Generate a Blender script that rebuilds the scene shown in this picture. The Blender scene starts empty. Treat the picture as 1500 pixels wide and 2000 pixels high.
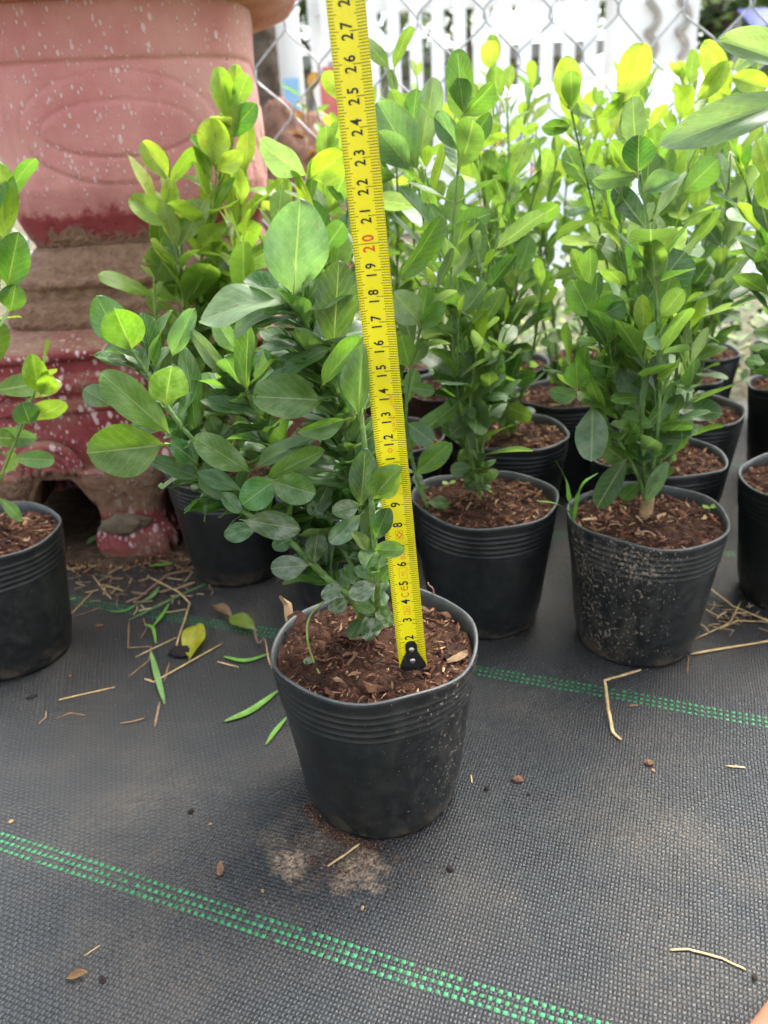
import bpy, bmesh, math, random
from math import sin, cos, pi, radians, sqrt, exp
from mathutils import Vector, Matrix, noise as mnoise

# ------------------------------------------------------------------ camera, sky, sun, exposure
SC = bpy.context.scene
COL = SC.collection
PITCH, ROLL, CAMZ, FPX = radians(24.5), radians(3.0), 0.32, 1510.0
cam = bpy.data.cameras.new("camera")
cam_o = bpy.data.objects.new("camera", cam); COL.objects.link(cam_o)
cam.sensor_fit = 'VERTICAL'; cam.sensor_height = 24.0; cam.lens = FPX/2000*24.0
cam.clip_start = 0.01; cam.clip_end = 200
cam_o.location = (0, 0, CAMZ)
cam_o.rotation_euler = (Matrix.Rotation(pi/2-PITCH, 3, 'X') @ Matrix.Rotation(-ROLL, 3, 'Z')).to_euler()
cam.dof.use_dof = True; cam.dof.focus_distance = 0.362; cam.dof.aperture_fstop = 7.2
SC.camera = cam_o
SUN_EL, SUN_AZ = radians(58), radians(38)          # azimuth clockwise from +Y
world = bpy.data.worlds.new("World"); SC.world = world; world.use_nodes = True
wn = world.node_tree.nodes; wl = world.node_tree.links
sky = wn.new('ShaderNodeTexSky'); sky.sky_type = 'NISHITA'; sky.sun_disc = False
sky.sun_elevation = SUN_EL; sky.sun_rotation = SUN_AZ; sky.air_density = 1.0; sky.dust_density = 4.0; sky.ozone_density = 1.0
hs = wn.new('ShaderNodeHueSaturation'); hs.inputs['Saturation'].default_value = 0.42
wl.new(sky.outputs[0], hs.inputs['Color'])
wl.new(hs.outputs[0], wn['Background'].inputs['Color'])
wn['Background'].inputs['Strength'].default_value = 0.15
sl = bpy.data.lights.new("sun", 'SUN'); sl.energy = 1.5; sl.angle = radians(28); sl.color = (1, 0.97, 0.92)
so = bpy.data.objects.new("sun", sl); COL.objects.link(so)
sd = Vector((sin(SUN_AZ)*cos(SUN_EL), cos(SUN_AZ)*cos(SUN_EL), sin(SUN_EL)))
so.rotation_euler = sd.to_track_quat('Z', 'Y').to_euler(); so.location = sd*20
SC.view_settings.view_transform = 'Standard'; SC.view_settings.look = 'None'
SC.view_settings.gamma = 1.0; SC.view_settings.use_curve_mapping = False
SC.view_settings.exposure = 2.08
SC.cycles.max_bounces = 7; SC.cycles.diffuse_bounces = 4; SC.cycles.glossy_bounces = 2; SC.cycles.transmission_bounces = 3; SC.cycles.transparent_max_bounces = 2
SC.cycles.use_adaptive_sampling = True; SC.cycles.adaptive_threshold = 0.025; SC.cycles.adaptive_min_samples = 16
SC.cycles.caustics_reflective = False; SC.cycles.caustics_refractive = False

# ------------------------------------------------------------------ measuring helpers (photo sight lines to metres)
def ray(px, py):
    u, v = px-750.0, py-1000.0
    u, v = u*cos(ROLL)-v*sin(ROLL), u*sin(ROLL)+v*cos(ROLL)
    return Vector((u, FPX*cos(PITCH)-v*sin(PITCH), -FPX*sin(PITCH)-v*cos(PITCH)))
def aty(px, py, y):
    r = ray(px, py); return Vector((0, 0, CAMZ))+r*(y/r.y)
def atz(px, py, z=0.0):
    r = ray(px, py); return Vector((0, 0, CAMZ))+r*((z-CAMZ)/r.z)
def zdepth(p):
    return p.y*cos(PITCH)-(p.z-CAMZ)*sin(PITCH)

# ------------------------------------------------------------------ object helpers
def link(o, parent=None):
    COL.objects.link(o)
    if parent is not None: o.parent = parent
    return o
def mesh_from(name, V, F, mat=None, smooth=False):
    me = bpy.data.meshes.new(name); me.from_pydata([tuple(v) for v in V], [], F); me.update()
    if mat is not None: me.materials.append(mat)
    if smooth: me.shade_smooth()
    return me
def obj(name, me, parent=None, loc=None):
    o = bpy.data.objects.new(name, me)
    if loc is not None: o.location = loc
    return link(o, parent)
def empty(name, loc):
    o = bpy.data.objects.new(name, None); o.location = loc; o.empty_display_size = 0.02
    return link(o)
def tag(o, label=None, cat=None, group=None, kind=None):
    if label: o['label'] = label
    if cat: o['category'] = cat
    if group: o['group'] = group
    if kind: o['kind'] = kind
    return o
class MB:
    def __init__(s): s.V = []; s.F = []
    def add(s, V, F):
        n = len(s.V); s.V += [tuple(v) for v in V]; s.F += [tuple(i+n for i in f) for f in F]
    def box(s, a, b, M=None):
        V = [Vector((x, y, z)) for z in (a[2], b[2]) for y in (a[1], b[1]) for x in (a[0], b[0])]
        if M is not None: V = [M @ v for v in V]
        s.add(V, [(0,2,3,1),(4,5,7,6),(0,1,5,4),(2,6,7,3),(0,4,6,2),(1,3,7,5)])
    def tube(s, P, R, n=6, cap=True):
        P = [Vector(p) for p in P]; k = len(P)
        if not isinstance(R, (list, tuple)): R = [R]*k
        V = []; up = None
        for i in range(k):
            t = (P[min(i+1, k-1)]-P[max(i-1, 0)]).normalized()
            if up is None: up = t.orthogonal().normalized()
            up = (up-t*up.dot(t)).normalized(); sd_ = t.cross(up)
            for j in range(n):
                a = 2*pi*j/n; V.append(P[i]+(up*cos(a)+sd_*sin(a))*R[i])
        F = [(i*n+j, i*n+(j+1)%n, (i+1)*n+(j+1)%n, (i+1)*n+j) for i in range(k-1) for j in range(n)]
        if cap: F += [tuple(reversed(range(n))), tuple(range((k-1)*n, k*n))]
        s.add(V, F)
    def me(s, name, mat=None, smooth=False): return mesh_from(name, s.V, s.F, mat, smooth)
def smooth_path(P, n=6):
    P = [Vector(p) for p in P]
    if len(P) < 3: return [P[0].lerp(P[-1], i/n) for i in range(n+1)]
    Q = [P[0]*2-P[1]]+P+[P[-1]*2-P[-2]]; out = []
    for i in range(1, len(Q)-2):
        p0, p1, p2, p3 = Q[i-1:i+3]
        for j in range(n):
            t = j/n
            out.append(0.5*((2*p1)+(p2-p0)*t+(2*p0-5*p1+4*p2-p3)*t*t+(3*p1-p0-3*p2+p3)*t**3))
    out.append(P[-1]); return out
def sstep(a, b, x):
    t = min(1, max(0, (x-a)/(b-a))); return t*t*(3-2*t)
def nz(x, y=0.0, z=0.0): return mnoise.noise((x, y, z))

# ------------------------------------------------------------------ node helpers
class NT:
    def __init__(s, name):
        s.m = bpy.data.materials.new(name); s.m.use_nodes = True
        s.n = s.m.node_tree.nodes; s.l = s.m.node_tree.links
        s.p = s.n['Principled BSDF']; s.out = s.n['Material Output']
    def N(s, t, **kw):
        n = s.n.new(t)
        for k, v in kw.items(): setattr(n, k, v)
        return n
    def set(s, sock, v):
        if isinstance(v, bpy.types.NodeSocket): s.l.new(v, sock)
        elif v is not None: sock.default_value = v
    def math(s, op, a, b=None, c=None, clamp=False):
        n = s.N('ShaderNodeMath', operation=op, use_clamp=clamp)
        for i, v in enumerate((a, b, c)): 
            if v is not None: s.set(n.inputs[i], v)
        return n.outputs[0]
    def mix(s, f, a, b, blend='MIX'):
        n = s.N('ShaderNodeMix', data_type='RGBA', blend_type=blend)
        s.set(n.inputs[0], f); s.set(n.inputs[6], a); s.set(n.inputs[7], b)
        return n.outputs[2]
    def rng(s, v, a, b, c=0.0, d=1.0, smooth=False):
        n = s.N('ShaderNodeMapRange', interpolation_type='SMOOTHSTEP' if smooth else 'LINEAR')
        for i, q in enumerate((v, a, b, c, d)): s.set(n.inputs[i], q)
        return n.outputs[0]
    def noise(s, vec, scale, detail=3, rough=0.55, dist=0.0):
        n = s.N('ShaderNodeTexNoise'); s.set(n.inputs['Vector'], vec)
        n.inputs['Scale'].default_value = scale; n.inputs['Detail'].default_value = detail
        n.inputs['Roughness'].default_value = rough; n.inputs['Distortion'].default_value = dist
        return n.outputs['Fac']
    def voro(s, vec, scale, feat='F1', out='Distance', rnd=1.0):
        n = s.N('ShaderNodeTexVoronoi', feature=feat); s.set(n.inputs['Vector'], vec)
        n.inputs['Scale'].default_value = scale; n.inputs['Randomness'].default_value = rnd
        return n.outputs[out]
    def coord(s, which='Object'): return s.N('ShaderNodeTexCoord').outputs[which]
    def mapping(s, vec, loc=(0,0,0), rot=(0,0,0), scale=(1,1,1)):
        n = s.N('ShaderNodeMapping'); s.set(n.inputs[0], vec)
        n.inputs[1].default_value = loc; n.inputs[2].default_value = rot; n.inputs[3].default_value = scale
        return n.outputs[0]
    def sep(s, vec):
        n = s.N('ShaderNodeSeparateXYZ'); s.set(n.inputs[0], vec); return n.outputs
    def bump(s, h, dist, strength=1.0):
        n = s.N('ShaderNodeBump'); s.set(n.inputs['Height'], h)
        n.inputs['Distance'].default_value = dist; n.inputs['Strength'].default_value = strength
        s.l.new(n.outputs[0], s.p.inputs['Normal']); return n.outputs[0]
    def ramp(s, f, stops):
        n = s.N('ShaderNodeValToRGB'); s.set(n.inputs[0], f); e = n.color_ramp.elements
        while len(e) < len(stops): e.new(0.5)
        for i, (p, c) in enumerate(stops): e[i].position = p; e[i].color = (*c, 1)
        return n.outputs[0]
    def base(s, c, rough=0.6, spec=0.5):
        s.set(s.p.inputs['Base Color'], c if isinstance(c, bpy.types.NodeSocket) else (*c, 1))
        s.set(s.p.inputs['Roughness'], rough); s.p.inputs['Specular IOR Level'].default_value = spec
        return s.m
def rgb(*c): return (*c, 1)
def plain(name, c, rough=0.6, spec=0.5, var=0.25, scale=60.0, metal=0.0, bump=0.0):
    t = NT(name); n = t.noise(t.coord(), scale, 4)
    col = t.mix(t.rng(n, .3, .7), rgb(*[x*(1-var) for x in c]), rgb(*[min(1, x*(1+var)) for x in c]))
    t.base(col, rough, spec); t.p.inputs['Metallic'].default_value = metal
    if bump: t.bump(t.noise(t.coord(), scale*2, 5), bump)
    return t.m

# ------------------------------------------------------------------ materials
def leaf_material():
    t = NT('leaf'); oc = t.coord(); x, y, z = t.sep(oc)
    oi = t.N('ShaderNodeObjectInfo'); col = oi.outputs['Color']; alpha = oi.outputs['Alpha']; rnd = oi.outputs['Random']
    ay = t.math('ABSOLUTE', y)
    w = t.math('MULTIPLY_ADD', x, -0.013, 0.023)
    mid = t.rng(t.math('DIVIDE', ay, w), .55, 1.25, 1, 0)
    wv = t.noise(oc, 4.0, 2)
    tt = t.math('DIVIDE', t.math('SUBTRACT', t.math('ADD', x, t.math('MULTIPLY', wv, .12)), t.math('MULTIPLY', t.math('POWER', ay, .85), .72)), .128)
    fr = t.math('ABSOLUTE', t.math('SUBTRACT', t.math('FRACT', tt), .5))
    vein = t.rng(fr, .440, .488, 0, 1)
    pillow = t.math('MULTIPLY', fr, -1.0)
    off = t.N('ShaderNodeVectorMath', operation='ADD'); t.l.new(oc, off.inputs[0])
    cmb = t.N('ShaderNodeCombineXYZ'); t.set(cmb.inputs[0], t.math('MULTIPLY', rnd, 37.0)); t.set(cmb.inputs[1], t.math('MULTIPLY', rnd, 19.0))
    t.l.new(cmb.outputs[0], off.inputs[1]); ov = off.outputs[0]
    n1 = t.noise(ov, 3.5, 2); n2 = t.noise(ov, 26, 1)
    br = t.math('ADD', t.rng(n1, .3, .7, .80, 1.16), t.rng(n2, .3, .7, -.07, .07))
    br = t.math('MULTIPLY', br, t.rng(rnd, 0, 1, .84, 1.18))
    hsv = t.N('ShaderNodeHueSaturation'); t.set(hsv.inputs['Color'], col); t.set(hsv.inputs['Value'], br)
    t.set(hsv.inputs['Hue'], t.rng(t.math('FRACT', t.math('MULTIPLY', rnd, 7.31)), 0, 1, .487, .513))
    c0 = hsv.outputs[0]
    pale = t.mix(.5, c0, rgb(.30, .40, .17))
    c1 = t.mix(t.math('MULTIPLY', vein, .60), c0, pale)
    c1 = t.mix(t.math('MULTIPLY', mid, .75), c1, t.mix(.55, c0, rgb(.42, .50, .22)))
    c1 = t.mix(t.rng(x, .34, .0, 0, .30), c1, rgb(.22, .30, .06))
    spot = t.rng(t.noise(ov, 9, 1), .66, .71, 0, 1)
    c1 = t.mix(t.math('MULTIPLY', spot, .42), c1, rgb(.15, .12, .03))
    geo = t.N('ShaderNodeNewGeometry')
    under = t.mix(.30, c1, rgb(.17, .25, .11))
    c2 = t.mix(t.math('MULTIPLY', geo.outputs['Backfacing'], .8), c1, under)
    wsp = t.math('MULTIPLY', t.rng(t.voro(ov, 16), .10, .05), .22)
    dust = t.math('MAXIMUM', wsp, t.math('MULTIPLY', t.math('SUBTRACT', 1.0, alpha), t.rng(n1, .42, .68)))
    c3 = t.mix(dust, c2, rgb(.55, .53, .47))
    t.base(c3, t.rng(dust, 0, 1, .43, .8), .55); t.p.inputs['Coat Weight'].default_value = .08; t.p.inputs['Coat Roughness'].default_value = .3
    bn = t.bump(t.math('ADD', t.math('MULTIPLY', pillow, .5), t.math('MULTIPLY', mid, -.8)), .0022, .16)
    tr = t.N('ShaderNodeBsdfTranslucent')
    tc = t.mix(1.0, c2, rgb(1.45, 1.48, .6), 'MULTIPLY')
    t.set(tr.inputs['Color'], tc)
    mx = t.N('ShaderNodeMixShader'); mx.inputs[0].default_value = .49
    t.l.new(t.p.outputs[0], mx.inputs[1]); t.l.new(tr.outputs[0], mx.inputs[2]); t.l.new(mx.outputs[0], t.out.inputs[0])
    return t.m
def pot_material():
    t = NT('black_pot_plastic'); oc = t.coord()
    oi = t.N('ShaderNodeObjectInfo'); r, g, b = [t.N('ShaderNodeSeparateColor').outputs[i] for i in range(3)]
    sepc = r.node; t.l.new(oi.outputs['Color'], sepc.inputs[0]); dirt = sepc.outputs[0]
    cm = t.N('ShaderNodeCombineXYZ'); t.set(cm.inputs[0], t.math('MULTIPLY', oi.outputs['Random'], 5.0))
    va = t.N('ShaderNodeVectorMath', operation='ADD'); t.l.new(oc, va.inputs[0]); t.l.new(cm.outputs[0], va.inputs[1]); v = va.outputs[0]
    vs = t.mapping(v, rot=(0, .5, 0), scale=(1, 1, .75))
    big = t.noise(v, 28, 3); mid = t.noise(v, 140, 3)
    a = t.noise(vs, 540, 3, .62); 
    ox, oy, oz = t.sep(oc); az_ = t.math('MULTIPLY', sepc.outputs[1], 2*pi)
    dr = t.math('ADD', t.math('MULTIPLY', ox, t.math('COSINE', az_)), t.math('MULTIPLY', oy, t.math('SINE', az_)))
    side = t.math('MAXIMUM', t.rng(t.math('DIVIDE', dr, .048), -.05, .90, .10, 1.0), t.math('SUBTRACT', 1.0, sepc.outputs[2]))
    dirt = t.math('MULTIPLY', dirt, side)
    smear = t.math('MULTIPLY', t.rng(t.noise(t.mapping(v, scale=(1, 1, .35)), 85, 4, .65), .48, .72), dirt)
    thr = t.math('SUBTRACT', .80, t.math('MULTIPLY', dirt, t.rng(big, .35, .65, .155, .235)))
    speck = t.rng(t.math('SUBTRACT', a, thr), 0, .035)
    pin = t.math('MULTIPLY', t.rng(t.voro(v, 330), .10, .05), t.rng(t.noise(v, 60, 2), .52, .60))
    film = t.math('MULTIPLY', t.rng(mid, .4, .75), t.math('MULTIPLY_ADD', dirt, .07, .012))
    x, y, z = t.sep(oc)
    low = t.math('MULTIPLY', t.rng(z, .018, .0, 0, 1), t.rng(t.noise(v, 90, 4), .45, .62))
    base = t.mix(t.rng(big, .3, .7), rgb(.008, .009, .009), rgb(.011, .013, .013))
    c = t.mix(film, base, rgb(.30, .29, .26)); c = t.mix(t.math('MULTIPLY', smear, .11), c, rgb(.30, .24, .18))
    c = t.mix(t.math('MULTIPLY', low, .35), c, rgb(.22, .16, .10))
    dirtc = t.mix(t.noise(v, 800, 1), rgb(.13, .095, .065), rgb(.38, .30, .22))
    c = t.mix(t.math('MULTIPLY', speck, .9), c, dirtc); c = t.mix(t.math('MULTIPLY', pin, .45), c, rgb(.5, .48, .44))
    t.base(c, t.math('ADD', t.rng(mid, .3, .7, .34, .44), t.math('MULTIPLY', speck, .4)), .5)
    t.bump(t.math('ADD', t.math('MULTIPLY', speck, .7), t.math('MULTIPLY', t.noise(v, 45, 3), 1.6)), .0009, .8)
    return t.m
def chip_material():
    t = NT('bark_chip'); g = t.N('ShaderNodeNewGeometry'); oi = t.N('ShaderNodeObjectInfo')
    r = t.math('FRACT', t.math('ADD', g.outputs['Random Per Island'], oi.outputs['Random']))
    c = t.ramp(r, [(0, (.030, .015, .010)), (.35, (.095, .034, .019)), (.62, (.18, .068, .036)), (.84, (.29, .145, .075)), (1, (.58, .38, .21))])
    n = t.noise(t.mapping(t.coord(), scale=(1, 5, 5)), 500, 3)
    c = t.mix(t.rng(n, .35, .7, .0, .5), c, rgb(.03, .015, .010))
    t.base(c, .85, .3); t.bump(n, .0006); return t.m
def soil_material():
    t = NT('coir_soil'); v = t.coord(); n = t.noise(v, 260, 5, .7); n2 = t.noise(v, 45, 3)
    c = t.ramp(t.math('ADD', t.math('MULTIPLY', n, .8), t.math('MULTIPLY', n2, .25)), [(.3, (.018, .010, .007)), (.5, (.052, .025, .016)), (.68, (.11, .055, .034)), (.85, (.2, .12, .075))])
    t.base(c, .95, .15); t.bump(n, .003); return t.m
MAT_ROT = math.atan2(-.1945, .495)                # direction of the green stripes on the ground
WARP, WEFT = .00225, .0018
def mat_material():
    t = NT('woven_weed_mat'); oc = t.coord()
    v = t.mapping(oc, rot=(0, 0, -MAT_ROT)); wob = t.noise(oc, 14, 2)
    x, y, z = t.sep(v)
    u = t.math('ADD', t.math('DIVIDE', x, WEFT), t.math('MULTIPLY', wob, 3.0)); w = t.math('ADD', t.math('DIVIDE', y, WARP), t.math('MULTIPLY', t.noise(oc, 9, 2), 2.0))
    par = t.math('MODULO', t.math('ADD', t.math('ADD', t.math('FLOOR', u), t.math('FLOOR', w)), 4000), 2)
    par = t.math('GREATER_THAN', par, .5)
    su = t.math('ABSOLUTE', t.math('SINE', t.math('MULTIPLY', u, pi))); sw = t.math('ABSOLUTE', t.math('SINE', t.math('MULTIPLY', w, pi)))
    hw = t.math('MULTIPLY', t.math('POWER', sw, .35), t.math('POWER', su, .8))
    hu = t.math('MULTIPLY', t.math('POWER', su, .35), t.math('POWER', sw, .8))
    h = t.math('ADD', t.math('MULTIPLY', par, hw), t.math('MULTIPLY', t.math('SUBTRACT', 1.0, par), t.math('MULTIPLY', hu, .55)))
    groove = t.rng(h, .0, .5, .35, 1.0)
    c = t.mix(par, rgb(.017, .0195, .0208), rgb(.033, .0375, .0395))  # warp and weft differ in tone: their sheen is put into the colour
    wnz = t.N('ShaderNodeTexWhiteNoise', noise_dimensions='2D'); cxy = t.N('ShaderNodeCombineXYZ'); t.set(cxy.inputs[0], t.math('FLOOR', u)); t.set(cxy.inputs[1], t.math('FLOOR', w)); t.l.new(cxy.outputs[0], wnz.inputs['Vector'])
    rnd = wnz.outputs['Value']
    c = t.mix(1.0, c, t.mix(groove, rgb(.28, .28, .28), rgb(1, 1, 1)), 'MULTIPLY')
    tone = t.N('ShaderNodeCombineXYZ'); tv = t.rng(rnd, 0, 1, .62, 1.38)
    for q in range(3): t.set(tone.inputs[q], tv)
    c = t.mix(1.0, c, tone.outputs[0], 'MULTIPLY')
    # dusty soil trodden into the weave
    n = t.noise(oc, 11, 4, .6); fine = t.noise(oc, 420, 3, .7); grain = t.voro(oc, 520)
    X, Y, Z = t.sep(oc)
    nsp = t.noise(oc, 55, 5, .65)
    def spot(cx, cy, r, s=1.0):
        d = t.math('SQRT', t.math('ADD', t.math('POWER', t.math('SUBTRACT', X, cx), 2), t.math('POWER', t.math('MULTIPLY', t.math('SUBTRACT', Y, cy), s), 2)))
        return t.rng(t.math('ADD', d, t.math('MULTIPLY', t.math('SUBTRACT', nsp, .5), r*3.4)), r*1.2, r*.1)
    A = atz(700, 1690); B = atz(570, 1690); D = atz(640, 1640); E2 = atz(320, 1110)
    dust = t.math('MAXIMUM', t.math('MAXIMUM', t.math('MULTIPLY', spot(A.x, A.y, .015), 1.0), spot(B.x, B.y, .010)), t.math('MULTIPLY', spot(D.x, D.y, .032, 1.4), .32))
    far = t.rng(Y, .33, .62, 0.0, .28)
    haze = t.math('ADD', t.rng(n, .46, .72, 0, .42), far)
    dm = t.math('MULTIPLY', t.math('MAXIMUM', dust, t.math('MULTIPLY', haze, .26)), t.rng(fine, .34, .58))
    c = t.mix(dm, c, rgb(.48, .355, .23))
    c = t.mix(t.rng(t.noise(oc, 6, 4), .44, .66, 0, .55), c, rgb(.020, .019, .018))
    c = t.mix(t.rng(t.noise(t.mapping(oc, scale=(1, 2.2, 1)), 24, 4), .50, .75, 0, .06), c, rgb(.10, .097, .09))
    sp = t.math('MULTIPLY', t.rng(grain, .13, .07), t.rng(t.noise(oc, 130, 2), .56, .62))
    c = t.mix(t.math('MULTIPLY', sp, .55), c, rgb(.45, .42, .37))
    t.base(c, t.math('ADD', t.rng(dm, 0, 1, .50, .88), t.rng(rnd, 0, 1, -.07, .10)), .42)
    t.bump(t.math('ADD', t.math('MULTIPLY', h, t.rng(rnd, 0, 1, .8, 1.2)), t.math('MULTIPLY', dm, .4)), .0008, .9); return t.m
def planter_material(name, lower):
    t = NT(name); oc = t.coord(); x, y, z = t.sep(oc)
    n = t.noise(oc, 22, 5, .6); n2 = t.noise(oc, 120, 4, .65); n3 = t.noise(oc, 7, 3)
    pink = t.mix(t.rng(n, .3, .7), rgb(.46, .16, .145), rgb(.58, .26, .22))
    pink = t.mix(t.rng(n3, .45, .7), pink, rgb(.60, .34, .27))
    red = t.mix(t.rng(n, .3, .7), rgb(.19, .022, .027), rgb(.31, .060, .058))
    mud = t.mix(t.rng(n2, .3, .7), rgb(.17, .095, .055), rgb(.33, .21, .125))
    sv = t.mapping(oc, rot=(.0, .45, .2), scale=(1, 1, .55))
    def dots(sc, k, gate=0.0):
        vn = t.N('ShaderNodeTexVoronoi'); t.set(vn.inputs['Vector'], sv); vn.inputs['Scale'].default_value = sc
        rd = t.N('ShaderNodeSeparateColor'); t.l.new(vn.outputs['Color'], rd.inputs[0])
        rad = t.math('MULTIPLY', t.math('POWER', rd.outputs[0], 2.0), k)
        return t.rng(t.math('SUBTRACT', rad, t.math('ADD', vn.outputs['Distance'], t.math('MULTIPLY', t.math('SUBTRACT', n2, .5), .12))), -.02, .10)
    speck = t.math('MAXIMUM', dots(330, .46), dots(135, .31))
    v2 = t.voro(t.mapping(oc, loc=(3, 1, 2), rot=(0, .5, 0), scale=(1, 1, .5)), 48)
    speck = t.math('MAXIMUM', speck, t.math('MULTIPLY', t.rng(t.math('ADD', v2, t.math('MULTIPLY', t.math('SUBTRACT', n2, .5), .16)), .17, .10), t.rng(t.noise(oc, 30, 2), .55, .60)))
    if not lower:
        zz = t.math('ADD', z, t.math('MULTIPLY', t.math('SUBTRACT', t.math('ADD', t.math('MULTIPLY', n, .7), t.math('MULTIPLY', n2, .3)), .5), .075))
        c = t.mix(t.rng(zz, .325, .288), pink, t.mix(.45, pink, red))
        c = t.mix(t.rng(zz, .292, .285), c, red)
        sm = t.math('MULTIPLY', speck, t.rng(zz, .285, .31, 0, .60))
        c = t.mix(sm, c, rgb(.74, .58, .53))
        mm = t.rng(t.math('ADD', zz, t.math('MULTIPLY', t.math('SUBTRACT', n2, .5), .012)), .277, .270)
        c = t.mix(t.math('MULTIPLY', mm, .93), c, mud)
        h = t.math('ADD', t.math('MULTIPLY', n2, t.math('MULTIPLY_ADD', mm, 2.2, .35)), t.math('MULTIPLY', speck, .2))
    else:
        c = t.mix(t.rng(n3, .46, .70), red, t.mix(.35, red, pink)); speck = t.math('MAXIMUM', speck, dots(170, .60))
        c = t.mix(t.math('MULTIPLY', speck, .78), c, rgb(.74, .55, .52))
        zz = t.math('ADD', z, t.math('MULTIPLY', t.math('SUBTRACT', n, .5), .03))
        g = t.N('ShaderNodeNewGeometry'); nzv = t.sep(g.outputs['Normal'])[2]
        top = t.math('MULTIPLY', t.rng(nzv, .45, .8), t.rng(n, .35, .5, .4, 1))
        band = t.math('MULTIPLY', t.rng(zz, .096, .086), t.rng(zz, .040, .048))
        band = t.math('MULTIPLY', band, t.rng(n2, .25, .45, .5, 1))
        low = t.rng(zz, .010, .004)
        mk = t.math('MAXIMUM', t.math('MAXIMUM', top, band), low)
        mk = t.math('MAXIMUM', mk, t.math('MULTIPLY', t.rng(n, .56, .66), .75))
        c = t.mix(t.math('MULTIPLY', mk, .85), c, mud)
        h = t.math('ADD', n2, t.math('MULTIPLY', speck, .3))
    t.base(c, .72, .35); t.bump(h, .0030, 1.0); return t.m
M_LEAF, M_POT, M_CHIP, M_SOIL = leaf_material(), pot_material(), chip_material(), soil_material()
M_MAT = mat_material()
M_POTIN = plain('grey_pot_inside', (.060, .064, .064), .5, .5, .4, 70, bump=.0006)  # lip and inner wall in a lighter grey than the outside
M_STEM = plain('green_stem', (.13, .22, .06), .55, .4, .4, 180, bump=.0008)
M_STEMY = plain('young_stem', (.22, .32, .06), .5, .4, .3, 180)
M_WOOD = plain('woody_stem', (.27, .17, .085), .8, .3, .4, 160, bump=.001)
def thread_material():
    t = NT('green_thread'); g = t.N('ShaderNodeNewGeometry'); v = t.coord()
    c = t.ramp(g.outputs['Random Per Island'], [(0, (.010, .095, .034)), (.3, (.015, .150, .050)), (1, (.022, .195, .070))])
    c = t.mix(t.rng(t.noise(v, 35, 4), .60, .80, 0, .4), c, rgb(.06, .06, .045)); c = t.mix(t.rng(t.noise(v, 300, 3), .58, .74, 0, .3), c, rgb(.10, .10, .08))
    return t.base(c, .5, .4)
M_GREEN = thread_material()
M_STRAW = plain('dry_straw', (.50, .34, .15), .6, .4, .35, 150, bump=.0004)
M_STRAWB = plain('brown_straw', (.26, .155, .085), .7, .3, .35, 150, bump=.0004)
M_GRASS = plain('grass_blade', (.12, .27, .035), .5, .4, .3, 90)
M_GRASSD = plain('grass_blade_dull', (.13, .25, .07), .55, .4, .3, 90)
M_PLU = planter_material('planter_bowl_paint', False)
M_PLL = planter_material('planter_base_paint', True)

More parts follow.
